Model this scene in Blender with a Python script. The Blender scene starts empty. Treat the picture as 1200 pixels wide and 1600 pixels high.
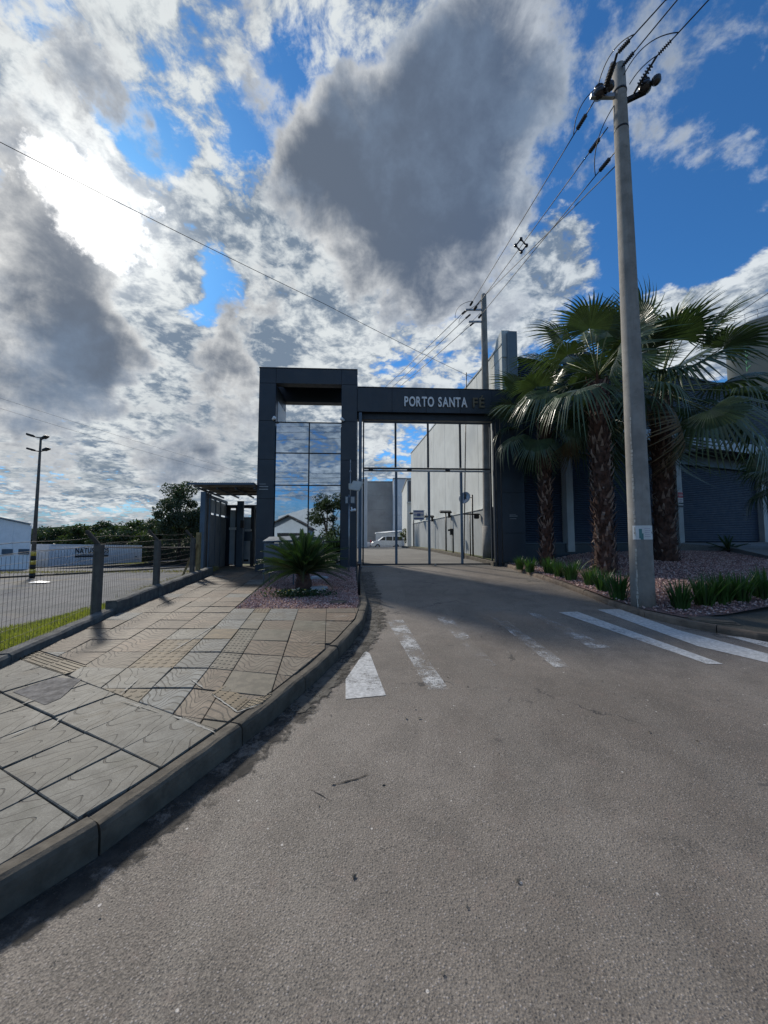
import bpy, bmesh, math, random
import numpy as np
from mathutils import Vector, Matrix
random.seed(7); rng = np.random.default_rng(11)
sc = bpy.context.scene
R_ = math.radians

# ------------------------------------------------------------------ camera
PITCH = R_(4.0); CC, SS = math.cos(PITCH), math.sin(PITCH); EYE = 1.6
cam_d = bpy.data.cameras.new('camera'); cam = bpy.data.objects.new('camera', cam_d)
sc.collection.objects.link(cam); sc.camera = cam
cam.location = (0, 0, EYE); cam.rotation_euler = (R_(90) + PITCH, 0, 0)
cam_d.sensor_fit = 'HORIZONTAL'; cam_d.sensor_width = 36; cam_d.lens = 18.0
cam_d.clip_start = .05; cam_d.clip_end = 5000

def ray(px, py):
    u = (px - 600) / 600; v = -(py - 800) / 600
    return Vector((u, CC - v * SS, SS + v * CC))
def at_y(px, py, Y):
    d = ray(px, py); t = Y / d.y
    return Vector((d.x * t, Y, EYE + d.z * t))
def on(px, py, H):
    d = ray(px, py); t = .3
    while t < 500:
        if EYE + d.z * t <= H(d.x * t, d.y * t): break
        t *= 1.01
    lo, hi = t / 1.02, t
    for _ in range(25):
        m = (lo + hi) / 2
        if EYE + d.z * m <= H(d.x * m, d.y * m): hi = m
        else: lo = m
    return Vector((d.x * hi, d.y * hi, EYE + d.z * hi))

# ------------------------------------------------------------------ node helper
class NG:
    def __init__(s, nt): s.nt = nt; s.L = nt.links
    def node(s, t, **kw):
        n = s.nt.nodes.new(t)
        for k, v in kw.items(): setattr(n, k, v)
        return n
    def put(s, sock, v):
        if isinstance(v, bpy.types.NodeSocket): s.L.new(v, sock)
        elif v is not None: sock.default_value = v
    def m(s, op, a, b=None, c=None, clamp=False):
        n = s.node('ShaderNodeMath', operation=op, use_clamp=clamp)
        s.put(n.inputs[0], a); s.put(n.inputs[1], b); s.put(n.inputs[2], c)
        return n.outputs[0]
    def v(s, op, a, b=None, scale=None):
        n = s.node('ShaderNodeVectorMath', operation=op)
        s.put(n.inputs[0], a)
        if b is not None: s.put(n.inputs[1], b)
        if scale is not None: s.put(n.inputs[3], scale)
        return n.outputs[1] if op in ('DOT_PRODUCT', 'LENGTH', 'DISTANCE') else n.outputs[0]
    def ramp(s, x, a, b, lo=0., hi=1., smooth=True):
        n = s.node('ShaderNodeMapRange', interpolation_type='SMOOTHSTEP' if smooth else 'LINEAR')
        s.put(n.inputs[0], x); s.put(n.inputs[1], a); s.put(n.inputs[2], b); s.put(n.inputs[3], lo); s.put(n.inputs[4], hi)
        return n.outputs[0]
    def noise(s, vec, scale, detail=4, rough=.55, dist=0., col=False):
        n = s.node('ShaderNodeTexNoise')
        if vec is not None: s.L.new(vec, n.inputs['Vector'])
        n.inputs['Scale'].default_value = scale; n.inputs['Detail'].default_value = detail
        n.inputs['Roughness'].default_value = rough; n.inputs['Distortion'].default_value = dist
        return n.outputs['Color' if col else 'Fac']
    def voro(s, vec, scale, feature='F1', out='Distance'):
        n = s.node('ShaderNodeTexVoronoi', feature=feature)
        if vec is not None: s.L.new(vec, n.inputs['Vector'])
        n.inputs['Scale'].default_value = scale
        return n.outputs[out]
    def mix(s, f, a, b, blend='MIX'):
        n = s.node('ShaderNodeMix', data_type='RGBA', blend_type=blend)
        s.put(n.inputs[0], f)
        for k, q in ((6, a), (7, b)):
            s.put(n.inputs[k], q if isinstance(q, bpy.types.NodeSocket) else tuple(q)[:3] + (1,))
        return n.outputs[2]
    def sep(s, vec):
        n = s.node('ShaderNodeSeparateXYZ'); s.L.new(vec, n.inputs[0]); return n.outputs
    def comb(s, x, y, z):
        n = s.node('ShaderNodeCombineXYZ')
        for i, q in enumerate((x, y, z)): s.put(n.inputs[i], q)
        return n.outputs[0]

# ------------------------------------------------------------------ sun and sky
SUN = ray(145, 322).normalized()
sun_el = math.asin(SUN.z); sun_az = math.atan2(SUN.x, SUN.y)
sl = bpy.data.lights.new('sun', 'SUN'); sun = bpy.data.objects.new('sun', sl); sc.collection.objects.link(sun)
sl.energy = 3.3; sl.angle = R_(5); sl.color = (1, .93, .82)
sun.rotation_euler = SUN.to_track_quat('Z', 'Y').to_euler(); sun.location = (0, 0, 40)

w = bpy.data.worlds.new('World'); sc.world = w; w.use_nodes = True
nt = w.node_tree; nt.nodes.clear(); g = NG(nt)
out = g.node('ShaderNodeOutputWorld')
sky = g.node('ShaderNodeTexSky', sky_type='NISHITA', sun_disc=False, sun_elevation=sun_el, sun_rotation=sun_az)
sky.air_density = 1.0; sky.dust_density = .3; sky.ozone_density = 2.5
bg_sky = g.node('ShaderNodeBackground'); bg_sky.inputs[1].default_value = .10
g.L.new(g.mix(1.0, sky.outputs[0], (.36, .84, 1.25), 'MULTIPLY'), bg_sky.inputs[0])
tc = g.node('ShaderNodeTexCoord'); D = g.v('NORMALIZE', tc.outputs['Generated'])
dx, dy, dz = g.sep(D)
zc = g.m('ADD', g.m('MAXIMUM', dz, 0.), .22)
Q = g.comb(g.m('DIVIDE', dx, zc), g.m('DIVIDE', dy, zc), g.m('MULTIPLY', dz, .6))
n1c = g.noise(Q, 2.2, 3, .5, col=True)
Dw = g.v('NORMALIZE', g.v('ADD', D, g.v('SCALE', g.v('SUBTRACT', n1c, (.5, .5, .5)), scale=.30)))
def blobs(lst, vec=Dw):
    tot = None
    for (px, py, ri, ro, wgt) in lst:
        c = ray(px, py).normalized()
        dt = g.v('DOT_PRODUCT', vec, tuple(c))
        f = g.ramp(dt, math.cos(R_(ro)), math.cos(R_(ri)), 0, wgt)
        tot = f if tot is None else g.m('ADD', tot, f)
    return tot
nf = g.noise(Q, 5.5, 10, .62, dist=.25)       # fleecy texture
nm = g.noise(Q, 1.9, 8, .55, dist=.2)
nd = g.noise(Q, 15., 7, .60, dist=.45)        # small cells
nB = g.noise(D, 4.5, 10, .60, dist=.2)
# cover of the bright fleecy layer
cover = blobs([(200, 250, 15, 45, .21), (600, 650, 10, 34, .12), (300, 700, 10, 34, .18), (1170, 440, 5, 13, .34), (1080, 480, 2, 9, .22), (860, 425, 3, 10, .24), (940, 380, 2, 7, .16), (780, 500, 2, 8, .2),
               (1130, 110, 3, 13, .12), (850, 30, 4, 13, .12), (1080, 180, 2, 9, .12), (960, 300, 2, 8, .10), (1040, 90, 3, 10, .12),
               (1020, 265, 6, 17, -.20), (1170, 290, 5, 16, -.30), (930, 200, 3, 9, -.12), (1010, 20, 3, 11, -.14), (700, 440, 1, 5.5, -.30), (755, 425, 1, 5, -.26), (1060, 385, 2, 7, -.3),
               (365, 462, 1, 5, -.34), (245, 235, 1, 5, -.24), (530, 95, 2, 8, -.16), (450, 140, 1, 7, -.14), (60, 30, 1, 5, -.12), (330, 200, 2, 10, -.07), (420, 480, 2, 10, -.08), (300, 500, 1, 6, -.08), (590, 560, 1, 4, -.10), (75, 310, .5, 3, -.2), (420, 250, 1, 6, -.12)])
def dirblob(d, ri, ro, wgt):
    return g.ramp(g.v('DOT_PRODUCT', Dw, tuple(Vector(d).normalized())), math.cos(R_(ro)), math.cos(R_(ri)), 0, wgt)
cover = g.m('ADD', cover, g.m('ADD', dirblob((.0, -1, .34), 6, 20, .24), dirblob((-.42, -1, .24), 3, 10, -.42)))
cells = g.noise(g.v('ADD', Q, g.v('SCALE', g.noise(Q, 4., 4, .5, col=True), scale=.10)), 19., 6, .62, dist=.15)
A = g.m('ADD', g.m('ADD', g.m('MULTIPLY', nf, .60), g.m('MULTIPLY', nm, .40)), g.m('MULTIPLY', cells, .62))
A = g.m('ADD', A, cover)
covA = g.ramp(A, .825, 1.01)
# dark cumulus
darkl = blobs([(665, 310, 2, 16, .60), (630, 240, 2, 12, .30), (760, 225, 2, 12, .40), (700, 390, 2, 10, .30), (580, 320, 2, 10, .26), (790, 140, 2, 9, .34), (620, 420, 2, 8, .20), (520, 260, 2, 7, .16), (625, 160, 2, 8, .26),
               (25, 395, 2, 9, .52), (105, 430, 1, 7, .42), (10, 500, 3, 9, .16), (190, 560, 1., 6.0, .90), (145, 520, 1, 5, .42), (90, 590, 2, 8, .36), (20, 640, 3, 10, .44), (350, 615, 2, 8, .46), (260, 700, 2, 7, .34), (370, 560, 2, 6, .30), (50, 480, 1, 6, -.25),
               (250, 50, 3, 13, .22), (50, 110, 2, 9, .14)])
nE = g.noise(D, 11., 8, .62, dist=.3)
Bm = g.m('ADD', darkl, g.m('ADD', g.m('ADD', g.m('MULTIPLY', g.m('SUBTRACT', nB, .5), 2.1), g.m('MULTIPLY', g.m('SUBTRACT', nf, .5), 1.0)), g.m('MULTIPLY', g.m('SUBTRACT', nE, .5), .9)))
covB = g.ramp(Bm, .06, .42)
sd = g.v('DOT_PRODUCT', D, tuple(SUN))
near = g.ramp(sd, .55, 1.0)
tex = g.m('ADD', g.m('MULTIPLY', cells, .55), g.m('MULTIPLY', nf, .45))
fA = g.m('ADD', g.ramp(tex, .40, .60), g.m('ADD', g.m('MULTIPLY', near, .06), g.m('MULTIPLY', g.m('SUBTRACT', .5, nm), 1.8)))
colA = g.mix(g.m('MINIMUM', g.m('MAXIMUM', fA, 0.), 1.), (.165, .225, .315), (.66, .71, .75))
colA = g.mix(1.0, colA, g.mix(near, (1, 1, 1), (1.04, 1.02, .98)), 'MULTIPLY')
fB = g.ramp(g.m('ADD', Bm, g.m('MULTIPLY', g.m('SUBTRACT', nE, .5), .8)), .10, 1.15, smooth=False)
fB = g.m('SUBTRACT', 1., g.m('POWER', g.m('SUBTRACT', 1., fB), 1.9))
colB = g.mix(fB, g.mix(near, (.55, .61, .69), (.82, .82, .80)), g.mix(near, (.080, .122, .205), (.12, .15, .20)))
colB = g.mix(g.m('MULTIPLY', g.ramp(g.noise(D, 3.4, 8, .62), .45, .68), .60), colB, (.20, .275, .39))
# low band: layered grey towards the horizon
lowm = g.m('MULTIPLY', g.ramp(dz, .38, .14), g.ramp(g.noise(Q, 1.6, 8, .62), .46, .56))
colA = g.mix(g.m('MULTIPLY', lowm, .62), colA, (.20, .25, .30))
col = g.mix(covB, colA, colB)
glow = g.m('MULTIPLY', g.m('POWER', g.m('MAXIMUM', sd, 0.), 150.), .50)
glow = g.m('MULTIPLY', glow, g.ramp(covB, 1.0, .2, .25, 1.))
core = g.ramp(g.v('DOT_PRODUCT', g.v('NORMALIZE', g.v('ADD', D, g.v('SCALE', g.v('SUBTRACT', g.noise(D, 8, 7, .65, col=True), (.5, .5, .5)), scale=.34))), tuple(SUN)), math.cos(R_(5.6)), math.cos(R_(1.2)), 0, 1.3)
gl = g.m('ADD', glow, core)
col = g.mix(1.0, col, g.v('SCALE', (1, .97, .92), scale=gl), 'ADD')
bg_c = g.node('ShaderNodeBackground'); g.L.new(col, bg_c.inputs[0]); bg_c.inputs[1].default_value = 1.0
ms = g.node('ShaderNodeMixShader')
tot = g.m('MAXIMUM', g.m('MAXIMUM', covA, covB), g.m('MINIMUM', g.m('MULTIPLY', core, .6), 1.))
tot = g.m('MAXIMUM', tot, g.ramp(dz, .16, .02, 0, .8))
g.L.new(tot, ms.inputs[0]); g.L.new(bg_sky.outputs[0], ms.inputs[1]); g.L.new(bg_c.outputs[0], ms.inputs[2])
g.L.new(ms.outputs[0], out.inputs[0])
w.cycles.sampling_method = 'MANUAL'; w.cycles.sample_map_resolution = 1024

sc.view_settings.view_transform = 'Standard'; sc.view_settings.look = 'None'
sc.view_settings.exposure = 0.12; sc.view_settings.gamma = 1.0; sc.view_settings.use_curve_mapping = False
sc.render.engine = 'CYCLES'
sc.cycles.max_bounces = 6; sc.cycles.transparent_max_bounces = 12; sc.cycles.caustics_reflective = False; sc.cycles.caustics_refractive = False

# ------------------------------------------------------------------ heights of the place
def interp(t, pts):
    if t <= pts[0][0]: return pts[0][1]
    for a, b in zip(pts, pts[1:]):
        if t <= b[0]: return a[1] + (b[1] - a[1]) * (t - a[0]) / (b[0] - a[0])
    return pts[-1][1]
def sm(t): t = min(1, max(0, t)); return t * t * (3 - 2 * t)
def Rd(x, y): return interp(y, [(1.2, 0), (1.8, .008), (2.5, .035), (13, .655), (15, .755), (22, .87), (30, .90), (36, .84), (52, .25), (70, -.1)])
def Sw(x, y):
    base = interp(y, [(1.2, .15), (1.8, .158), (4, .275), (6.5, .40), (12.7, .53), (17, .56)])
    k = interp(y, [(6, .15), (9, .06), (11, .05)])
    wq = sm((x + 2.4) / 1.8)
    return base * (1 - wq) + (Rd(x, y) + k) * wq
def fenceX(y): return interp(y, [(-12, -1.55), (4.2, -4.1), (12.4, -5.55), (16, -6.2), (80, -14)])
def Yd(x, y):
    b = .264 - .044 * min(y, 54) + .04 * min(max(x + 43, 0), 50) * (min(max(y, 0), 54) / 50) ** 2
    f = Sw(x, y) - .04
    q = sm((fenceX(y) - x) / 2.2)
    return f * (1 - q) + min(b, f) * q
def Bed(x, y): return Rd(x, y) + .11 + .063 * min(3.6, max(0, x - 4.6)) * sm((y - 5.2) / 3)
KL = [(-17.5, -30), (-1.62, 1.70), (-1.42, 2.03), (-1.24, 2.49), (-.93, 3.30), (-.68, 4.14), (-.47, 5.0), (-.31, 5.95), (-.29, 7.15), (-.40, 8.5), (-.56, 10.0), (-.74, 12.2)]   # road side of left kerb
KR = [(4.10, 13.2), (4.2, 11.2), (4.32, 9.6), (4.33, 8.3), (4.30, 7.35), (4.40, 6.6), (4.68, 5.95), (5.15, 5.40), (6.4, 4.6), (9.5, 3.2), (16, 1.0), (45, -9)]
def kl_x(y): return interp(y, [(b, a) for a, b in KL])
def kr_x(y): return interp(y, [(b, a) for a, b in reversed(KR)])

# ------------------------------------------------------------------ object helpers
def tag(o, label=None, cat=None, group=None, kind=None):
    if label: o['label'] = label
    if cat: o['category'] = cat
    if group: o['group'] = group
    if kind: o['kind'] = kind
    return o
def empty(name, loc=(0, 0, 0), rz=0., label=None, cat=None, group=None):
    o = bpy.data.objects.new(name, None); sc.collection.objects.link(o)
    o.location = loc; o.rotation_euler = (0, 0, rz); o.empty_display_size = .2
    return tag(o, label, cat, group)
def link(name, me, parent=None, loc=None, rot=None):
    o = bpy.data.objects.new(name, me); sc.collection.objects.link(o)
    if parent: o.parent = parent
    if loc is not None: o.location = loc
    if rot is not None: o.rotation_euler = rot
    return o
class MB:
    def __init__(s): s.v = []; s.f = []; s.mi = []; s.uv = None; s.sm = []
    def add(s, vs, fs, mi=0, smooth=False):
        b = len(s.v); s.v += [tuple(p) for p in vs]
        for f in fs: s.f.append(tuple(b + i for i in f)); s.mi.append(mi); s.sm.append(smooth)
        return s
    def box(s, c, d, M=None, mi=0):
        x, y, z = d[0] / 2, d[1] / 2, d[2] / 2
        vs = [Vector((a * x, b * y, e * z)) for e in (-1, 1) for b in (-1, 1) for a in (-1, 1)]
        if M is not None: vs = [M @ p for p in vs]
        vs = [p + Vector(c) for p in vs]
        return s.add(vs, [(0, 2, 3, 1), (4, 5, 7, 6), (0, 1, 5, 4), (2, 6, 7, 3), (0, 4, 6, 2), (1, 3, 7, 5)], mi)
    def bar(s, p0, p1, wd, h=None, mi=0):
        p0, p1 = Vector(p0), Vector(p1); h = h or wd; d = p1 - p0
        q = d.to_track_quat('X', 'Z').to_matrix()
        return s.box((p0 + p1) / 2, (d.length, wd, h), q, mi)
    def tube(s, pts, r, n=6, mi=0, cap=True):
        pts = [Vector(p) for p in pts]; rs = r if isinstance(r, (list, tuple)) else [r] * len(pts)
        vs = []
        for i, p in enumerate(pts):
            d = (pts[min(i + 1, len(pts) - 1)] - pts[max(i - 1, 0)]).normalized()
            a = d.orthogonal().normalized() if abs(d.z) < .95 else Vector((1, 0, 0)).cross(d).normalized()
            if abs(d.z) < .95: a = d.cross(Vector((0, 0, 1))).normalized()
            b = d.cross(a)
            for k in range(n):
                t = 2 * math.pi * k / n; vs.append(p + (a * math.cos(t) + b * math.sin(t)) * rs[i])
        fs = [(i * n + k, i * n + (k + 1) % n, (i + 1) * n + (k + 1) % n, (i + 1) * n + k) for i in range(len(pts) - 1) for k in range(n)]
        s.add(vs, fs, mi, True)
        if cap:
            b = len(s.v) - len(vs)
            s.f.append(tuple(b + k for k in reversed(range(n)))); s.mi.append(mi); s.sm.append(False)
            s.f.append(tuple(b + (len(pts) - 1) * n + k for k in range(n))); s.mi.append(mi); s.sm.append(False)
        return s
    def prism(s, poly, z0, z1, mi=0):   # poly list of (x,y); z numbers or lists
        n = len(poly)
        a = z0 if isinstance(z0, (list, tuple)) else [z0] * n; b = z1 if isinstance(z1, (list, tuple)) else [z1] * n
        vs = [(p[0], p[1], a[i]) for i, p in enumerate(poly)] + [(p[0], p[1], b[i]) for i, p in enumerate(poly)]
        fs = [tuple(reversed(range(n))), tuple(range(n, 2 * n))] + [(i, (i + 1) % n, n + (i + 1) % n, n + i) for i in range(n)]
        return s.add(vs, fs, mi)
    def lathe(s, prof, c=(0, 0, 0), n=16, mi=0, M=None):
        vs = []
        for (r, z) in prof:
            for k in range(n):
                t = 2 * math.pi * k / n; p = Vector((r * math.cos(t), r * math.sin(t), z))
                if M is not None: p = M @ p
                vs.append(p + Vector(c))
        fs = [(i * n + k, i * n + (k + 1) % n, (i + 1) * n + (k + 1) % n, (i + 1) * n + k) for i in range(len(prof) - 1) for k in range(n)]
        fs += [tuple(reversed(range(n))), tuple((len(prof) - 1) * n + k for k in range(n))]
        return s.add(vs, fs, mi, True)
    def mesh(s, name, mats):
        me = bpy.data.meshes.new(name); me.from_pydata(s.v, [], s.f)
        for m in (mats if isinstance(mats, (list, tuple)) else [mats]): me.materials.append(m)
        me.polygons.foreach_set('material_index', s.mi); me.polygons.foreach_set('use_smooth', s.sm)
        me.update(); return me
    def build(s, name, mats, parent=None, bevel=0., seg=1, **kw):
        me = s.mesh(name, mats)
        if bevel > 0:
            bm = bmesh.new(); bm.from_mesh(me)
            es = [e for e in bm.edges if len(e.link_faces) == 2 and e.calc_face_angle(0) > R_(30)]
            bmesh.ops.bevel(bm, geom=es, offset=bevel, segments=seg, profile=.5, affect='EDGES', clamp_overlap=True)
            bm.to_mesh(me); bm.free()
        return link(name, me, parent, **kw)
def np_mesh(name, V, F, mats, smooth=False, mi=None):
    """V (n,3), F (m,k) with k = 3 or 4"""
    me = bpy.data.meshes.new(name); V = np.asarray(V, np.float32); F = np.asarray(F, np.int32); k = F.shape[1]
    me.vertices.add(len(V)); me.vertices.foreach_set('co', V.ravel())
    me.loops.add(F.size); me.loops.foreach_set('vertex_index', F.ravel())
    me.polygons.add(len(F)); me.polygons.foreach_set('loop_start', np.arange(0, F.size, k, dtype=np.int32))
    me.polygons.foreach_set('loop_total', np.full(len(F), k, np.int32))
    for m in (mats if isinstance(mats, (list, tuple)) else [mats]): me.materials.append(m)
    if mi is not None: me.polygons.foreach_set('material_index', mi)
    me.polygons.foreach_set('use_smooth', np.full(len(F), smooth))
    me.update(calc_edges=True); me.validate(); return me
def grid_sheet(name, xs_fn, ys, nx, H, m, dz=0., kind='structure', parent=None):
    V = []; F = []
    for j, y in enumerate(ys):
        a, b = xs_fn(y)
        for i in range(nx):
            x = a + (b - a) * i / (nx - 1); V.append((x, y, H(x, y) + dz))
    for j in range(len(ys) - 1):
        for i in range(nx - 1):
            F.append((j * nx + i, j * nx + i + 1, (j + 1) * nx + i + 1, (j + 1) * nx + i))
    o = link(name, np_mesh(name, V, F, m, True), parent)
    if kind: tag(o, kind=kind)
    return o
def poly_sheet(name, poly, H, m, dz=.004, parent=None, step=.25, kind=None):
    """a thin sheet laid on the height field H, tessellated so that it follows it"""
    bm = bmesh.new(); f = bm.faces.new([bm.verts.new((p[0], p[1], 0)) for p in poly])
    xs = [p[0] for p in poly]; ys = [p[1] for p in poly]
    for axis, lo, hi in ((0, min(xs), max(xs)), (1, min(ys), max(ys))):
        t = lo + step
        while t < hi:
            co = (t, 0, 0) if axis == 0 else (0, t, 0); no = (1, 0, 0) if axis == 0 else (0, 1, 0)
            bmesh.ops.bisect_plane(bm, geom=bm.verts[:] + bm.edges[:] + bm.faces[:], plane_co=co, plane_no=no); t += step
    bm.normal_update()
    for v in bm.verts: v.co.z = H(v.co.x, v.co.y) + dz
    if bm.faces[:] and bm.faces[:][0].normal.z < 0: bmesh.ops.reverse_faces(bm, faces=bm.faces[:])
    me = bpy.data.meshes.new(name); bm.to_mesh(me); bm.free(); me.materials.append(m)
    o = link(name, me, parent)
    if kind: tag(o, kind=kind)
    return o

# ------------------------------------------------------------------ materials
def base_mat(name):
    m = bpy.data.materials.new(name); m.use_nodes = True
    b = m.node_tree.nodes['Principled BSDF']; return m, NG(m.node_tree), b
def coords(g, kind='Object'): return g.node('ShaderNodeTexCoord').outputs[kind]
def bumpn(g, b, h, strength, dist=.01):
    n = g.node('ShaderNodeBump'); n.inputs['Strength'].default_value = strength; n.inputs['Distance'].default_value = dist
    g.L.new(h, n.inputs['Height']); g.L.new(n.outputs[0], b.inputs['Normal'])
def mat(name, c, rough=.7, metal=0., var=.18, vs=3., bump=0., bs=60., dirt=0., streak=0., spec=None, rnd=0.):
    m, g, b = base_mat(name); P = coords(g)
    f = g.noise(P, vs, 6, .6)
    lo = tuple(q * (1 - var) for q in c); hi = tuple(min(1, q * (1 + var)) for q in c)
    col = g.mix(g.ramp(f, .3, .7), lo, hi)
    if dirt: col = g.mix(g.m('MULTIPLY', g.ramp(g.noise(P, vs * 2.3, 8, .7), .52, .72), dirt), col, tuple(q * .35 for q in c))
    if streak:
        mp = g.node('ShaderNodeMapping'); g.L.new(P, mp.inputs[0]); mp.inputs['Scale'].default_value = (5, 5, .35)
        col = g.mix(g.m('MULTIPLY', g.ramp(g.noise(mp.outputs[0], 2.2, 6, .65), .48, .75), streak), col, tuple(q * .5 for q in c))
    if rnd:
        oi = g.node('ShaderNodeObjectInfo'); col = g.mix(1.0, col, g.mix(oi.outputs['Random'], (1 - rnd,) * 3, (1 + rnd,) * 3), 'MULTIPLY')
    g.L.new(col, b.inputs['Base Color'])
    g.L.new(g.ramp(g.noise(P, vs * 3, 4), .2, .8, max(0, rough - .08), min(1, rough + .08)), b.inputs['Roughness'])
    b.inputs['Metallic'].default_value = metal
    if spec is not None: b.inputs['Specular IOR Level'].default_value = spec
    if bump: bumpn(g, b, g.noise(P, bs, 5, .65), bump, .006)
    return m
M = {}
M['navy'] = mat('navy_cladding', (.019, .031, .045), .42, .0, .12, 1.2, streak=.15, rnd=.06)
M['navy_dark'] = mat('navy_steel', (.013, .020, .030), .5, .0, .15, 2)
M['slate'] = mat('slate_steel', (.075, .11, .15), .45, .3, .15, 2)
M['slate_panel'] = mat('slate_panel', (.13, .165, .195), .55, 0, .1, 2, dirt=.2)
M['grey_panel'] = mat('grey_panel', (.46, .50, .52), .6, 0, .1, 2, dirt=.2)
M['dark'] = mat('dark_void', (.012, .014, .018), .8)
M['black'] = mat('black_metal', (.015, .016, .018), .45, .3)
M['rust'] = mat('weathered_sheet', (.25, .225, .205), .75, .1, .3, 5, dirt=.5)
M['steel'] = mat('galvanised_steel', (.32, .34, .36), .42, .7, .15, 8)
M['white'] = mat('white_paint', (.86, .88, .89), .5, 0, .06, 2, dirt=.12)
M['offwhite'] = mat('aged_white_plastic', (.50, .48, .42), .5, 0, .1, 4)
M['white_wall'] = mat('white_render', (.62, .64, .65), .75, 0, .08, .8, streak=.3)
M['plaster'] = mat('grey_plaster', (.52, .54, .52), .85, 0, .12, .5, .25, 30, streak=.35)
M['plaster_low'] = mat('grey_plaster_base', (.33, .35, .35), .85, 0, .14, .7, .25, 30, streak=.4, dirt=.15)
M['precast'] = mat('grey_precast', (.34, .33, .31), .85, 0, .15, .35, .2, 20, dirt=.25, streak=.25)
M['precast_blue'] = mat('pale_blue_wall', (.56, .60, .64), .8, 0, .1, .4, streak=.2)
M['kerb'] = mat('kerb_concrete', (.105, .090, .068), .9, 0, .32, 6, .6, 45, dirt=.45, rnd=.12)
M['kerb_brown'] = mat('kerb_mossy', (.15, .115, .085), .92, 0, .3, 5, .6, 40, dirt=.5, rnd=.15)
M['wall_moss'] = mat('mossy_low_wall', (.13, .13, .12), .95, 0, .35, 6, .8, 35, dirt=.75)
M['post'] = mat('fence_post_concrete', (.115, .105, .09), .92, 0, .2, 6, .6, 50, dirt=.4)
M['joint'] = mat('mortar_bed', (.055, .05, .045), .95, 0, .3, 8, .5, 60)
M['wood'] = mat('weathered_timber', (.30, .22, .10), .8, 0, .3, 9, .4, 40)
M['wire'] = mat('fence_wire', (.05, .05, .05), .7, .2)
M['cable'] = mat('black_cable', (.012, .012, .014), .6)
M['porcelain'] = mat('dark_insulator', (.03, .028, .03), .25)
M['shutter'] = mat('navy_shutter', (.020, .034, .062), .48, .2, .1, 1.5)
M['pilaster'] = mat('grey_pilaster', (.40, .43, .43), .7, 0, .1, 2, streak=.25)
M['green_paint'] = mat('green_lettering', (.04, .22, .10), .6)
M['red'] = mat('red_print', (.45, .02, .03), .5)
M['ink'] = mat('black_print', (.02, .02, .025), .5)
M['blueprint'] = mat('blue_print', (.06, .09, .22), .5)
M['teal'] = mat('teal_print', (.08, .22, .22), .6)
M['paper'] = mat('white_paper', (.62, .64, .62), .7, 0, .08, 6, dirt=.2)
M['faint'] = mat('faint_print', (.35, .30, .40), .7)
M['silo'] = mat('silo_white', (.38, .41, .44), .5, .1, .06, .3, streak=.15)
M['bark'] = mat('tree_bark', (.06, .05, .04), .95, 0, .3, 4, .8, 20)
M['boot'] = mat('palm_leaf_base', (.085, .045, .032), .85, 0, .55, 7, .5, 30)
M['boot_tip'] = mat('palm_leaf_base_dry', (.26, .19, .15), .8, 0, .35, 7)
M['yellow'] = mat('yellow_paint', (.55, .42, .05), .6)
M['tyre'] = mat('tyre_rubber', (.015, .015, .016), .85)
M['carpaint'] = mat('white_car_paint', (.68, .70, .72), .25, .1, .03, 2)
M['roof_tin'] = mat('grey_tin_roof', (.30, .32, .33), .6, .2, .15, 2)
M['stone_white'] = mat('pale_flat_stone', (.50, .52, .54), .8, 0, .15, 6, .4, 30)
M['flower_w'] = mat('white_petals', (.75, .74, .6), .7)
M['flower_y'] = mat('yellow_petals', (.70, .55, .08), .7)
M['pine_roof'] = mat('clay_roof', (.10, .09, .085), .9, 0, .3, 3)

def leaf_mat(name, c, trans=.3, rough=.45, var=.45, vs=1.6):
    m, g, b = base_mat(name); P = coords(g)
    f = g.noise(P, vs, 4, .6)
    geo = g.node('ShaderNodeNewGeometry')
    r = geo.outputs['Random Per Island']
    k = g.m('ADD', g.m('MULTIPLY', g.ramp(f, .3, .7), .55), g.m('MULTIPLY', r, .45))
    col = g.mix(k, tuple(q * (1 - var) for q in c), (c[0] * (1 + var * 1.2), c[1] * (1 + var), c[2] * (1 + var * .6)))
    g.L.new(col, b.inputs['Base Color']); b.inputs['Roughness'].default_value = rough
    tr = g.node('ShaderNodeBsdfTranslucent'); g.L.new(g.mix(1, col, (1.3, 1.5, .6), 'MULTIPLY'), tr.inputs[0])
    mx = g.node('ShaderNodeMixShader'); mx.inputs[0].default_value = trans
    g.L.new(b.outputs[0], mx.inputs[1]); g.L.new(tr.outputs[0], mx.inputs[2])
    g.L.new(mx.outputs[0], m.node_tree.nodes['Material Output'].inputs[0]); return m
M['palm'] = leaf_mat('palm_leaf', (.070, .110, .060), .15, .30, .45)
M['palm_stem'] = leaf_mat('palm_stem', (.12, .15, .06), .1, .4, .3)
M['cycad'] = leaf_mat('cycad_leaf', (.030, .065, .024), .2, .35, .4)
M['blade'] = leaf_mat('strap_leaf', (.045, .11, .028), .25, .4, .45, 3)
M['grass'] = leaf_mat('grass_blade', (.22, .235, .06), .40, .6, .4, 1.2)
M['drygrass'] = leaf_mat('dry_grass', (.22, .19, .08), .3, .7, .4, 2)
M['leaf'] = leaf_mat('tree_leaf', (.055, .082, .028), .25, .55, .5, .5)
M['leaf_dark'] = leaf_mat('dark_tree_leaf', (.038, .062, .030), .2, .6, .5, .25)

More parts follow.
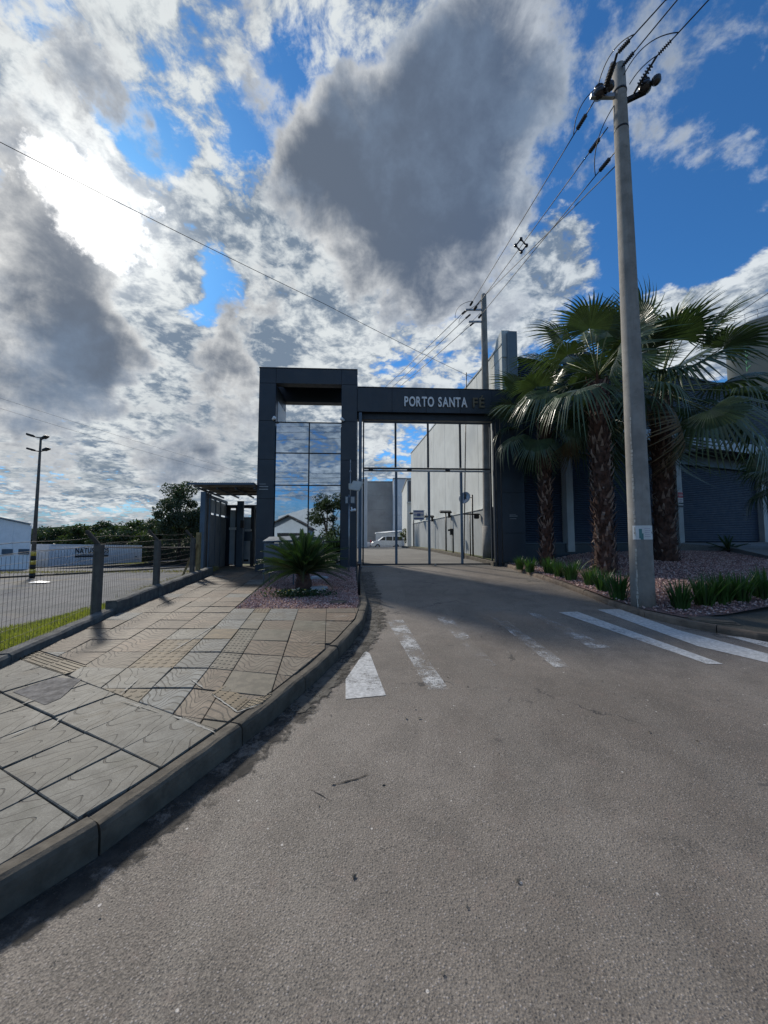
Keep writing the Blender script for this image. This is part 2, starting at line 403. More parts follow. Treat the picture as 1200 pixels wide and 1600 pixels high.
def mk_asphalt():
    m, g, b = base_mat('worn_asphalt'); P = coords(g)
    big = g.noise(P, .45, 6, .62, dist=.4); mid = g.noise(P, 2.6, 8, .70); fine = g.noise(P, 130, 4, .75)
    c = g.mix(g.ramp(big, .32, .68), (.148, .127, .106), (.232, .203, .173))
    c = g.mix(g.m('MULTIPLY', g.ramp(mid, .42, .68), .50), c, (.105, .092, .078))
    # long tyre-polished bands running up the drive
    mp = g.node('ShaderNodeMapping'); g.L.new(P, mp.inputs[0]); mp.inputs['Scale'].default_value = (1.15, .05, 1); mp.inputs['Rotation'].default_value = (0, 0, .06)
    band = g.ramp(g.noise(mp.outputs[0], 1.3, 3, .5), .46, .60)
    c = g.mix(g.m('MULTIPLY', band, .30), c, (.205, .184, .158))
    c = g.mix(g.ramp(fine, .30, .72), g.mix(1, c, (.55, .55, .55), 'MULTIPLY'), g.mix(1, c, (1.55, 1.52, 1.48), 'MULTIPLY'))
    # single pale and dark chips of aggregate
    v1 = g.voro(P, 85); p1 = g.sep(g.voro(P, 85, out='Color'))[0]
    chip = g.m('MULTIPLY', g.ramp(p1, .80, .84), g.ramp(v1, .42, .26)); c = g.mix(g.m('MULTIPLY', chip, .60), c, (.40, .36, .33))
    dk = g.m('MULTIPLY', g.ramp(p1, .22, .16), g.ramp(v1, .45, .30)); c = g.mix(g.m('MULTIPLY', dk, .60), c, (.045, .042, .04))
    v2 = g.voro(P, 19); p2 = g.sep(g.voro(P, 19, out='Color'))[1]
    c = g.mix(g.m('MULTIPLY', g.m('MULTIPLY', g.ramp(p2, .955, .965), g.ramp(v2, .16, .10)), .8), c, (.62, .58, .53))
    spots = g.m('MULTIPLY', g.ramp(g.noise(P, 4.2, 5, .65, dist=.8), .655, .72), .62)
    c = g.mix(spots, c, (.060, .055, .052))
    spots2 = g.m('MULTIPLY', g.ramp(g.noise(P, 13., 3, .6, dist=1.), .70, .74), .75)
    c = g.mix(spots2, c, (.050, .046, .044))
    pink = g.ramp(g.noise(P, 7, 6, .65), .55, .68)
    c = g.mix(g.m('MULTIPLY', pink, .30), c, (.215, .165, .135))
    wv = g.v('ADD', P, g.v('SCALE', g.noise(P, 2.2, 6, .7, col=True), scale=.55))
    cr = g.m('MULTIPLY', g.ramp(g.voro(wv, .42, 'DISTANCE_TO_EDGE'), .008, .002), g.ramp(g.noise(P, .7, 3), .53, .60))
    c = g.mix(g.m('MULTIPLY', cr, .8), c, (.035, .032, .03))
    g.L.new(c, b.inputs['Base Color'])
    g.L.new(g.m('SUBTRACT', g.ramp(fine, .3, .7, .86, .60), g.m('MULTIPLY', band, .06)), b.inputs['Roughness']); b.inputs['Specular IOR Level'].default_value = .5
    h = g.m('ADD', g.m('ADD', g.m('MULTIPLY', g.ramp(v1, 0, .6, 1, 0), .8), g.m('MULTIPLY', fine, 1.)), g.m('MULTIPLY', cr, -2.))
    bumpn(g, b, h, .5, .005); return m
M['asphalt'] = mk_asphalt()
def mk_paint():
    m, g, b = base_mat('worn_road_paint'); P = coords(g); uv = coords(g, 'UV')
    oi = g.node('ShaderNodeObjectInfo')
    wear = g.sep(oi.outputs['Color'])[0]
    n = g.m('ADD', g.m('MULTIPLY', g.noise(P, 3.5, 8, .7), .55), g.m('MULTIPLY', g.noise(P, 75, 5, .8), .45))
    f = g.m('MULTIPLY', g.ramp(n, g.m('SUBTRACT', wear, .06), g.m('ADD', wear, .08)), .88)
    c = g.mix(g.ramp(g.noise(P, 25, 5, .6), .3, .8), (.45, .45, .44), (.78, .78, .76))
    g.L.new(c, b.inputs['Base Color']); b.inputs['Roughness'].default_value = .75
    tr = g.node('ShaderNodeBsdfTransparent'); mx = g.node('ShaderNodeMixShader')
    g.L.new(f, mx.inputs[0]); g.L.new(tr.outputs[0], mx.inputs[1]); g.L.new(b.outputs[0], mx.inputs[2])
    g.L.new(mx.outputs[0], m.node_tree.nodes['Material Output'].inputs[0]); return m
M['paint'] = mk_paint()
def mk_tile(name, c0, c1, waves=True, moss=.35, fq=4.2, lw=.027):
    """cement paving tile pressed with nested wave lines; UV 0..1 over the whole tile"""
    m, g, b = base_mat(name); P = coords(g); uv = coords(g, 'UV'); u, v, _ = g.sep(uv)
    oi = g.node('ShaderNodeObjectInfo'); r = oi.outputs['Random']
    r2 = g.m('FRACT', g.m('MULTIPLY', r, 17.31))
    c = g.mix(r, c0, c1)
    c = g.mix(1, c, g.mix(r2, (.72, .72, .72), (1.25, 1.25, 1.25)), 'MULTIPLY')
    n = g.noise(P, 9, 7, .65)
    c = g.mix(g.m('MULTIPLY', g.ramp(n, .40, .62), .62), c, tuple(q * .45 for q in c0))
    c = g.mix(g.m('MULTIPLY', g.ramp(g.noise(P, 1.3, 8, .72, dist=.5), .50, .62), .50), c, (.085, .068, .042))
    c = g.mix(g.m('MULTIPLY', g.ramp(g.noise(P, 2.1, 8, .72), .58, .66), .35), c, (.30, .285, .25))
    c = g.mix(g.m('MULTIPLY', g.ramp(g.noise(P, 3.1, 6, .7), .54, .7), moss), c, (.055, .065, .038))
    fine = g.noise(P, 130, 3, .7)
    c = g.mix(g.ramp(fine, .3, .75), g.mix(1, c, (.72,) * 3, 'MULTIPLY'), g.mix(1, c, (1.30,) * 3, 'MULTIPLY'))
    h = g.m('MULTIPLY', fine, .15)
    if waves:
        r3 = g.m('FRACT', g.m('MULTIPLY', r, 91.7)); r4 = g.m('FRACT', g.m('MULTIPLY', r, 53.3))
        wq = g.noise(P, 3.5, 3, .5)
        du = g.m('DIVIDE', g.m('SUBTRACT', g.m('ADD', u, g.m('MULTIPLY', g.m('SUBTRACT', wq, .5), .35)), g.m('ADD', .35, g.m('MULTIPLY', r3, .25))), g.m('ADD', .18, g.m('MULTIPLY', r4, .10)))
        hump = g.m('POWER', 2.718, g.m('MULTIPLY', g.m('MULTIPLY', du, du), -1.))
        field = g.m('ADD', g.m('MULTIPLY', v, fq), g.m('MULTIPLY', hump, g.m('ADD', 1.9, g.m('MULTIPLY', v, .8))))
        field = g.m('ADD', field, g.m('MULTIPLY', g.m('SINE', g.m('MULTIPLY', u, 6.28)), .35))
        fr = g.m('FRACT', field)
        dist = g.m('ABSOLUTE', g.m('SUBTRACT', fr, .5))
        line = g.ramp(dist, lw * fq, lw * .45 * fq)
        c = g.mix(g.m('MULTIPLY', line, .88), c, (.032, .027, .021))
        h = g.m('SUBTRACT', h, g.m('MULTIPLY', line, .8))
    g.L.new(c, b.inputs['Base Color']); b.inputs['Roughness'].default_value = .72
    bumpn(g, b, h, .7, .006); return m
M['tile_brown'] = mk_tile('wave_tile_brown', (.165, .112, .072), (.170, .142, .105), fq=4.3)
M['tile_grey'] = mk_tile('wave_tile_grey', (.130, .128, .112), (.165, .158, .132), moss=.25, fq=2.3, lw=.021)
M['tile_blue'] = mk_tile('plain_tile_bluegrey', (.140, .150, .145), (.180, .182, .165), moss=.15)
M['tile_olive'] = mk_tile('tactile_tile_olive', (.115, .105, .075), (.15, .125, .09), False)
M['tile_yellow'] = mk_tile('tactile_tile_yellow', (.165, .115, .058), (.185, .145, .088), False, .55)
M['rough_patch'] = mat('rough_patch_concrete', (.17, .16, .15), .95, 0, .45, 14, 1., 40, dirt=.6)

def mk_glass():
    m, g, b = base_mat('mirror_glass'); P = coords(g)
    b.inputs['Base Color'].default_value = (.42, .50, .60, 1); b.inputs['Metallic'].default_value = 1; b.inputs['Roughness'].default_value = .015
    bumpn(g, b, g.noise(P, 1.1, 2), .02, .02); return m
M['mirror'] = mk_glass()
m_, g_, b_ = base_mat('car_glass'); b_.inputs['Base Color'].default_value = (.02, .025, .03, 1); b_.inputs['Roughness'].default_value = .08; M['carglass'] = m_
m_, g_, b_ = base_mat('pane_glass'); b_.inputs['Base Color'].default_value = (.05, .055, .07, 1); b_.inputs['Roughness'].default_value = .1; M['pane'] = m_
def mk_gravel(name, cs):
    m, g, b = base_mat(name); geo = g.node('ShaderNodeNewGeometry'); r = geo.outputs['Random Per Island']
    n = g.node('ShaderNodeValToRGB'); g.L.new(r, n.inputs[0]); e = n.color_ramp.elements
    e[0].position = 0; e[0].color = cs[0] + (1,); e[1].position = 1; e[1].color = cs[-1] + (1,)
    for i, c in enumerate(cs[1:-1]): q = e.new((i + 1) / (len(cs) - 1)); q.color = c + (1,)
    n.color_ramp.interpolation = 'CONSTANT'
    g.L.new(n.outputs[0], b.inputs['Base Color']); b.inputs['Roughness'].default_value = .85; return m
M['gravel'] = mk_gravel('red_gravel', [(.38, .22, .19), (.52, .34, .30), (.24, .13, .12), (.62, .48, .43), (.42, .26, .23), (.74, .64, .58)])
M['gravelbed'] = mat('gravel_fines', (.19, .12, .105), .95, 0, .4, 30, 1, 90)
def mk_ground(name, c0, c1, c2, s=.6):
    m, g, b = base_mat(name); P = coords(g)
    c = g.mix(g.ramp(g.noise(P, s, 6, .65), .42, .58), c0, c1)
    c = g.mix(g.ramp(g.noise(P, s * .37, 5, .6), .52, .66), c, c2)
    c = g.mix(g.ramp(g.noise(P, 40, 3, .7), .3, .75), g.mix(1, c, (.65,) * 3, 'MULTIPLY'), g.mix(1, c, (1.35,) * 3, 'MULTIPLY'))
    g.L.new(c, b.inputs['Base Color']); b.inputs['Roughness'].default_value = .92
    bumpn(g, b, g.noise(P, 60, 4, .7), .5, .01); return m
M['yard'] = mk_ground('yard_pavement', (.10, .105, .11), (.14, .14, .145), (.19, .165, .12), .9)
M['soil'] = mk_ground('dry_soil_and_grass', (.085, .10, .035), (.17, .14, .08), (.12, .12, .045), .5)
M['innerpave'] = mk_ground('inner_court_paving', (.17, .16, .145), (.21, .20, .18), (.14, .13, .12), .5)
M['darkpave'] = mk_ground('dark_paving', (.065, .060, .045), (.095, .085, .065), (.06, .065, .04), 1.5)
M['apron'] = mk_ground('pale_concrete_apron', (.26, .26, .25), (.31, .31, .30), (.22, .22, .21), .8)
M['hill'] = mk_ground('wooded_hill', (.035, .055, .03), (.05, .07, .04), (.04, .06, .045), .03)

# ================================================================== THE SETTING
def lin(a, b, n): return [a + (b - a) * i / (n - 1) for i in range(n)]
# terrain to the horizon (one sheet)
def terr(x, y):
    fx = fenceX(y)
    if x < fx: z = Yd(x, y) - .10 if y > -20 else -.2
    else: z = Rd(x, y) - .22
    d = math.hypot(x, y)
    if d > 90: z = z * max(0, 1 - (d - 90) / 60) + (-2.3) * min(1, (d - 90) / 60)
    return z
gx = sorted(set([-2500, -1500, -800, -400, -250, -160, -110, -90] + lin(-75, 60, 91) + [75, 90, 120, 160, 250, 400, 800, 1500, 2500]))
gy = sorted(set([-2500, -1200, -600, -300, -150, -100, -70] + lin(-50, 80, 88) + [95, 110, 140, 180, 250, 400, 700, 1200, 2500]))
V = [(x, y, terr(x, y)) for y in gy for x in gx]; nx_ = len(gx)
F = [(j * nx_ + i, j * nx_ + i + 1, (j + 1) * nx_ + i + 1, (j + 1) * nx_ + i) for j in range(len(gy) - 1) for i in range(nx_ - 1)]
tag(link('ground', np_mesh('ground', V, F, M['soil'], True)), kind='structure')
# yard beyond the fence
ysy = lin(-8, 76, 85)
grid_sheet('yard_pavement', lambda y: (-72, fenceX(y) - 2.0 - .5 * sm(y / 30)), ysy, 70, Yd, M['yard'], -.02)
# road
ry = lin(-30, 0, 31)[:-1] + lin(0, 13.2, 67)
grid_sheet('road', lambda y: (kl_x(y), kr_x(y)), ry, 40, Rd, M['asphalt'])
# court behind the gate
def inX(y): return (-4.1 if y < 17.2 else -6.2, 4.6 - .114 * (y - 13)) if y < 34 else (-30, 14)
grid_sheet('inner_court', inX, lin(13.16, 33.9, 40) + lin(34, 75, 42), 16, Rd, M['innerpave'], .006)
# wooded hills far away
def hill(name, cx, cy, rx, ry_, h, seed):
    V = []; F = []; n = 40; k = 14; r = random.Random(seed)
    for j in range(k + 1):
        q = j / k
        for i in range(n):
            t = 2 * math.pi * i / n; wob = 1 + .12 * math.sin(3 * t + seed) + .07 * math.sin(7 * t)
            zz = h * (1 - q * q) ** 1.3 + r.uniform(-.02, .02) * h
            V.append((cx + rx * q * wob * math.cos(t), cy + ry_ * q * wob * math.sin(t), -3 + zz))
    for j in range(k):
        for i in range(n): F.append((j * n + i, (j + 1) * n + i, (j + 1) * n + (i + 1) % n, j * n + (i + 1) % n))
    return tag(link(name, np_mesh(name, V, F, M['hill'], True)), kind='structure')
M['hill'].node_tree.nodes['Principled BSDF'].inputs['Specular IOR Level'].default_value = 0
hill('hills', -300, 420, 190, 90, 19, 1); hill('hills', -480, 470, 170, 90, 15, 2); hill('hills', -90, 520, 200, 90, 17, 3)

# ------------------------------------------------------------------ kerbs
def resample(pts, step, jit=0.):
    out = [Vector(pts[0])]; acc = 0
    for a, b in zip(pts, pts[1:]):
        a, b = Vector(a), Vector(b); L = (b - a).length; n = max(1, round(L / step))
        for i in range(1, n + 1): out.append(a.lerp(b, i / n))
    return out
def kerb_run(root, line, side, wd, Htop, Hbot, m, stone=.95, sub=6, chip=.009):
    """stones along a line; side=-1 the body lies to the left of the line"""
    pts = resample(line, stone / sub); n = len(pts)
    nrm = []
    for i in range(n):
        d = (pts[min(i + 1, n - 1)] - pts[max(0, i - 1)]).normalized(); nrm.append(Vector((-d.y, d.x)) * (1 if side < 0 else -1))
    k = 0
    while k < n - 1:
        e = min(k + sub, n - 1); b = MB(); prof = None; cs = []
        tilt = random.uniform(-.006, .006); drop = random.uniform(-.008, .006)
        for i in range(k, e + 1):
            p = pts[i]; d = (pts[min(i + 1, n - 1)] - pts[max(0, i - 1)]).normalized()
            if i == k: p = p + d * .006
            if i == e: p = p - d * .006
            N = nrm[i]; zt = Htop(p.x + N.x * wd, p.y + N.y * wd) + drop; zb = Hbot(p.x, p.y) - .08
            j = lambda a=chip: random.uniform(-a, a)
            ring = []
            for (o, z) in ((0, zb), (.004, zt - .060), (.010 + j() * .4, zt - .028), (.022, zt - .010 + j() * .5), (.045, zt + j() * .4), (wd - .012, zt + j() * .3), (wd, zt - .008), (wd, zb)):
                ring.append((p.x + N.x * o, p.y + N.y * o, z + tilt))
            cs.append(ring)
        m8 = 8; vs = [q for r in cs for q in r]
        fs = [(i * m8 + a, i * m8 + (a + 1) % m8, (i + 1) * m8 + (a + 1) % m8, (i + 1) * m8 + a) for i in range(len(cs) - 1) for a in range(m8)]
        fs += [tuple(range(m8)), tuple((len(cs) - 1) * m8 + a for a in reversed(range(m8)))]
        b.add(vs, fs); me = b.mesh('kerb_stone', m)
        bm = bmesh.new(); bm.from_mesh(me); bmesh.ops.recalc_face_normals(bm, faces=bm.faces[:]); bm.to_mesh(me); bm.free()
        link('kerb_stone', me, root); k = e
kerb_l = tag(empty('kerb'), kind='structure')
KLc = [(-3.2, -1.43)] + KL[1:]
kerb_run(kerb_l, KLc, -1, .125, Sw, Rd, M['kerb'])
kerb_r = tag(empty('kerb'), kind='structure')
kerb_run(kerb_r, KR[:11], -1, .11, lambda x, y: Rd(x, y) + .10, Rd, M['kerb_brown'])
# cement gutter patches beside the left kerb, ragged
def ragged(line, w0, w1, seed):
    r = random.Random(seed); pts = resample(line, .06); a = []; b = []
    for i, p in enumerate(pts):
        d = (pts[min(i + 1, len(pts) - 1)] - pts[max(0, i - 1)]).normalized(); N = Vector((d.y, -d.x))
        a.append((p.x + N.x * .004, p.y + N.y * .004)); t = i / (len(pts) - 1)
        ww = (w0 + (w1 - w0) * t) * (1 + .16 * math.sin(i * .55 + seed) + .10 * math.sin(i * 1.7 + 2 * seed) + r.uniform(-.05, .05)); b.append((p.x + N.x * ww, p.y + N.y * ww))
    return a + b[::-1]
def mk_stain(name, c, lo, hi, sc_, a=.85):
    m, g, b = base_mat(name); P = coords(g)
    n = g.m('ADD', g.m('MULTIPLY', g.noise(P, sc_, 8, .72, dist=.4), .7), g.m('MULTIPLY', g.noise(P, sc_ * 9, 4, .7), .3))
    u = g.sep(coords(g, 'UV'))[0]
    f = g.m('MULTIPLY', g.m('MULTIPLY', g.ramp(n, lo, hi), a), g.ramp(g.m('ADD', u, g.m('MULTIPLY', g.m('SUBTRACT', g.noise(P, 7, 6, .7), .5), 1.5)), .82, .60))
    cc = g.mix(g.ramp(g.noise(P, sc_ * 2.5, 6, .7), .35, .65), tuple(q * .55 for q in c), tuple(q * 1.35 for q in c))
    g.L.new(cc, b.inputs['Base Color']); b.inputs['Roughness'].default_value = .92; bumpn(g, b, g.noise(P, 35, 5, .7), .7, .008)
    tr = g.node('ShaderNodeBsdfTransparent'); mx = g.node('ShaderNodeMixShader'); g.L.new(f, mx.inputs[0]); g.L.new(tr.outputs[0], mx.inputs[1]); g.L.new(b.outputs[0], mx.inputs[2])
    g.L.new(mx.outputs[0], m.node_tree.nodes['Material Output'].inputs[0]); return m
M['gutter'] = mk_stain('cracked_gutter_cement', (.115, .105, .088), .40, .50, 3.5, .95)
M['gutter_dark'] = mk_stain('damp_gutter_dirt', (.050, .045, .038), .40, .54, 4.5, .9)
M['scratch'] = mat('dark_scratch', (.04, .036, .032), .9)
def gutter_strip(line, w0, w1, m, dz):
    P = resample(line, .08); n = len(P); k = 7; V = []; F = []; UV = []
    for i, p in enumerate(P):
        d = (P[min(i + 1, n - 1)] - P[max(0, i - 1)]).normalized(); N = Vector((d.y, -d.x)); t = i / (n - 1); ww = w0 + (w1 - w0) * t
        for q in range(k): c = p + N * (.003 + ww * q / (k - 1)); V.append((c.x, c.y, Rd(c.x, c.y) + dz)); UV.append(max(q / (k - 1), 1 - min(t, 1 - t) * 14))
    for i in range(n - 1):
        for q in range(k - 1): F.append((i * k + q, i * k + q + 1, (i + 1) * k + q + 1, (i + 1) * k + q))
    me = np_mesh('gutter', V, F, m, True); uvl = me.uv_layers.new(name='UVMap')
    for l in me.loops: uvl.data[l.index].uv = (UV[l.vertex_index], 0)
    if me.polygons[0].normal.z < 0: me.flip_normals()
    tag(link('gutter', me), kind='structure')
gutter_strip([(-.93, 3.30), (-.68, 4.14), (-.47, 5.0), (-.31, 5.95), (-.29, 7.15), (-.40, 8.5), (-.56, 10.0), (-.72, 12.0)], .30, .46, M['gutter'], .007)
gutter_strip([(-2.4, .15), (-1.62, 1.70), (-1.24, 2.49), (-.93, 3.30), (-.68, 4.14), (-.47, 5.0), (-.31, 5.95), (-.29, 7.15)], .24, .42, M['gutter_dark'], .004)
LATE = [([(522, 1227), (555, 1218), (583, 1208)], .008), ([(482, 1233), (500, 1242), (520, 1254)], .005), ([(523, 1165), (545, 1160)], .004)]
def blob(cx, cy, r, seed, st=1.):
    q = random.Random(seed); return [(cx + r * st * math.cos(t) * q.uniform(.65, 1.2), cy + r * math.sin(t) * q.uniform(.65, 1.2)) for t in lin(0, 2 * math.pi, 15)[:-1]]
p = on(690, 0, Rd) if False else None
for (px, py, r, s) in ((470, 1108, .10, 1), (455, 1095, .05, 8)):
    c = on(px, py, Rd); poly_sheet('road_patch', blob(c.x, c.y, r, s), Rd, M['gutter'], .012, kind='structure')

# ------------------------------------------------------------------ road markings
def mark(pix, wear, name='road_marking', H=Rd):
    P = [on(a, b, H) for a, b in pix]; o = poly_sheet(name, [(p.x, p.y) for p in P], H, M['paint'], .005, step=.3, kind='structure')
    o.color = (wear, 0, 0, 1); return o
mark([(571, 1017), (540, 1062), (540, 1093), (603, 1087), (578, 1022)], .40)
mark([(603, 969), (630, 969), (668, 1030), (702, 1078), (668, 1078), (630, 1012)], .51)
mark([(680, 963), (706, 966), (775, 1040), (755, 1042)], .55)
mark([(765, 963), (785, 965), (893, 1043), (866, 1043)], .54)
mark([(825, 958), (838, 958), (955, 1012), (925, 1014)], .52)
mark([(873, 957), (902, 956), (1130, 1038), (1105, 1038)], .40)
mark([(934, 953), (968, 952), (1060, 985), (1200, 1022), (1200, 1036), (1090, 1010)], .36)
mark([(1135, 994), (1160, 996), (1200, 1004), (1200, 1012)], .45)

# ------------------------------------------------------------------ sidewalk with paving tiles
inner = [(KLc[i][0] - .13, KLc[i][1] + .02) for i in range(len(KLc))]
def side_sheet_x(y): return (fenceX(y) - .02, kl_x(y) - .12)
walk = grid_sheet('sidewalk', side_sheet_x, lin(-2, 15.5, 60), 14, Sw, M['joint'], -.016)
def clip(poly, a, b):      # keep the left of a->b
    out = []; n = len(poly)
    sd_ = lambda p: (b[0] - a[0]) * (p[1] - a[1]) - (b[1] - a[1]) * (p[0] - a[0])
    for i in range(n):
        p, q = poly[i], poly[(i + 1) % n]; sp, sq = sd_(p), sd_(q)
        if sp >= 0: out.append(p)
        if (sp >= 0) != (sq >= 0):
            t = sp / (sp - sq); out.append((p[0] + t * (q[0] - p[0]), p[1] + t * (q[1] - p[1])))
    return out
def area(p): return abs(sum(p[i][0] * p[(i + 1) % len(p)][1] - p[(i + 1) % len(p)][0] * p[i][1] for i in range(len(p))) / 2)
kclip = [((KLc[i][0] - .135, KLc[i][1]), (KLc[i + 1][0] - .135, KLc[i + 1][1])) for i in range(0, len(KLc) - 1)]
def inset(poly, d):
    n = len(poly); out = []
    ar = sum(poly[i][0] * poly[(i + 1) % n][1] - poly[(i + 1) % n][0] * poly[i][1] for i in range(n))
    if ar < 0: poly = poly[::-1]
    for i in range(n):
        p0, p1, p2 = Vector(poly[i - 1]), Vector(poly[i]), Vector(poly[(i + 1) % n])
        d1 = (p1 - p0); d2 = (p2 - p1)
        if d1.length < 1e-4 or d2.length < 1e-4: continue
        d1.normalize(); d2.normalize(); n1 = Vector((-d1.y, d1.x)); n2 = Vector((-d2.y, d2.x)); b = (n1 + n2)
        if b.length < 1e-3: continue
        b.normalize(); c = max(.35, b.dot(n1)); q = p1 + b * (d / c); out.append((q.x, q.y))
    return out
def tile(quad, m, clips=(), bumps=False, gap=.0028, rot=0, dz=0.):
    """quad in order c00,c10,c11,c01 of the whole tile; clipped, then built as a chamfered slab"""
    poly = list(quad)
    for a, b in clips:
        poly = clip(poly, a, b)
        if len(poly) < 3: return
    cl = []
    for p in poly:
        if not cl or math.dist(p, cl[-1]) > .01: cl.append(p)
    if len(cl) > 2 and math.dist(cl[0], cl[-1]) < .01: cl.pop()
    if len(cl) < 3 or area(cl) < .006: return
    o_ = inset(cl, gap); 
    if len(o_) < 3: return
    i_ = inset(o_, .005); n = len(o_)
    if len(i_) != n: return
    cx = sum(p[0] for p in o_) / n; cy = sum(p[1] for p in o_) / n
    tx, ty, tz = random.gauss(0, .010), random.gauss(0, .010), random.gauss(0, .0026) + dz
    Z = lambda x, y: Sw(x, y) + tz + tx * (x - cx) + ty * (y - cy)
    b = MB(); vs = [(x, y, Z(x, y)) for x, y in i_] + [(x, y, Z(x, y) - .005) for x, y in o_] + [(x, y, Z(x, y) - .05) for x, y in o_]
    b.add(vs, [tuple(range(n))] + [(i, n + i, n + (i + 1) % n, (i + 1) % n) for i in range(n)] + [(n + i, 2 * n + i, 2 * n + (i + 1) % n, n + (i + 1) % n) for i in range(n)])
    O = Vector(quad[0]); ax = Vector(quad[1]) - O; ay = Vector(quad[3]) - O
    det = ax.x * ay.y - ax.y * ay.x
    def uvof(x, y):
        dx_, dy_ = x - O.x, y - O.y; u = (dx_ * ay.y - dy_ * ay.x) / det; v = (ax.x * dy_ - ax.y * dx_) / det
        for _ in range(rot): u, v = v, 1 - u
        return u, v
    if bumps:
        k = 5
        for i in range(k):
            for j in range(k):
                q = O + ax * ((i + .5) / k) + ay * ((j + .5) / k)
                ok = all((c2[0] - c1[0]) * (q.y - c1[1]) - (c2[1] - c1[1]) * (q.x - c1[0]) > .01 for c1, c2 in clips)
                if not ok: continue
                r1 = min(ax.length, ay.length) / k * .36; z = Z(q.x, q.y)
                if bumps == 'bar':
                    if j: continue
                    q0 = O + ax * ((i + .5) / k) + ay * .08; q1 = O + ax * ((i + .5) / k) + ay * .92
                    b.bar((q0.x, q0.y, Z(q0.x, q0.y)), (q1.x, q1.y, Z(q1.x, q1.y)), r1, .010); continue
                ring = [(q.x + r1 * math.cos(t), q.y + r1 * math.sin(t), z - .001) for t in lin(0, 2 * math.pi, 7)[:-1]]
                top = [(q.x + r1 * .55 * math.cos(t), q.y + r1 * .55 * math.sin(t), z + .004) for t in lin(0, 2 * math.pi, 7)[:-1]]
                b.add(ring + top, [(a, (a + 1) % 6, 6 + (a + 1) % 6, 6 + a) for a in range(6)] + [tuple(range(6, 12))])
    me = b.mesh('paving_tile', m); uvl = me.uv_layers.new(name='UVMap')
    for l in me.loops:
        c = me.vertices[l.vertex_index].co; uvl.data[l.index].uv = uvof(c.x, c.y)
    bm = bmesh.new(); bm.from_mesh(me); bmesh.ops.recalc_face_normals(bm, faces=bm.faces[:]); bm.to_mesh(me); bm.free()
    if me.polygons[0].normal.z < 0: me.flip_normals()
    link('paving_tile', me, walk)
kk = Vector((.45, .89)).normalized(); mm = Vector((-kk.y, kk.x)); o0 = Vector((-1.55, 2.06))
edgeA = o0 + kk * .90                          # where the large near slabs end
near_clip = [((edgeA.x, edgeA.y), (edgeA.x + mm.x, edgeA.y + mm.y))]   # left of it = behind? decided below
def leftof(p, a, b): return (b[0] - a[0]) * (p[1] - a[1]) - (b[1] - a[1]) * (p[0] - a[0]) > 0
nearL = near_clip[0] if leftof((o0.x, o0.y), *near_clip[0]) else near_clip[0][::-1]
farL = nearL[::-1]
fcl = [((fenceX(-12), -12), (fenceX(4.2), 4.2))]; fcl2 = [((-5.55 + .0, 12.4), (-4.1, 4.2))]
fclip = [((fenceX(4.2) + .13, 4.2), (fenceX(-12) + .13, -12))] ; fclip2 = [((fenceX(12.4) + .13, 12.4), (fenceX(4.2) + .13, 4.2))]
def P2(v): return (v.x, v.y)
s45 = .45
for a in range(-9, 2):
    for b in range(0, 9):
        if b >= 6 and a > -1 and False: continue
        q = [o0 + kk * (a * s45) + mm * (b * s45), o0 + kk * ((a + 1) * s45) + mm * (b * s45), o0 + kk * ((a + 1) * s45) + mm * ((b + 1) * s45), o0 + kk * (a * s45) + mm * ((b + 1) * s45)]
        mt = M['tile_grey']
        tile([P2(p) for p in q], mt, kclip + fclip, rot=1)
# strip of directional tiles along the edge, left part
for b in range(5, 16):
    q = [o0 + kk * .90 + mm * (b * .45), o0 + kk * 1.13 + mm * (b * .45), o0 + kk * 1.13 + mm * ((b + 1) * .45), o0 + kk * .90 + mm * ((b + 1) * .45)]
    tile([P2(p) for p in q], M['tile_yellow'], kclip + fclip, bumps='bar')
edgeB = edgeA + kk * .23
stripclip = (P2(edgeB), P2(edgeB + mm)) if leftof((edgeB.x + kk.x, edgeB.y + kk.y), P2(edgeB), P2(edgeB + mm)) else (P2(edgeB + mm), P2(edgeB))
def wob(s, t):
    w_ = min(1, max(0, (7 - t) / 3)); sk = -.22 * (s + 1.95) * w_ if s > -1.95 else 0
    return (s - .154 * (t - 5) + (0), t + sk)
cols = [(-4.3, -3.73, 'L'), (-3.73, -3.26, 'L'), (-3.26, -2.79, 'L'), (-2.79, -2.32, 'L'), (-2.32, -1.95, 'B'), (-1.95, -1.68, 'T'), (-1.68, -1.20, 'R'), (-1.20, -.72, 'R'), (-.72, -.24, 'R'), (-.24, .24, 'R')]
bedfront = ((-9, 6.70), (9, 6.70))
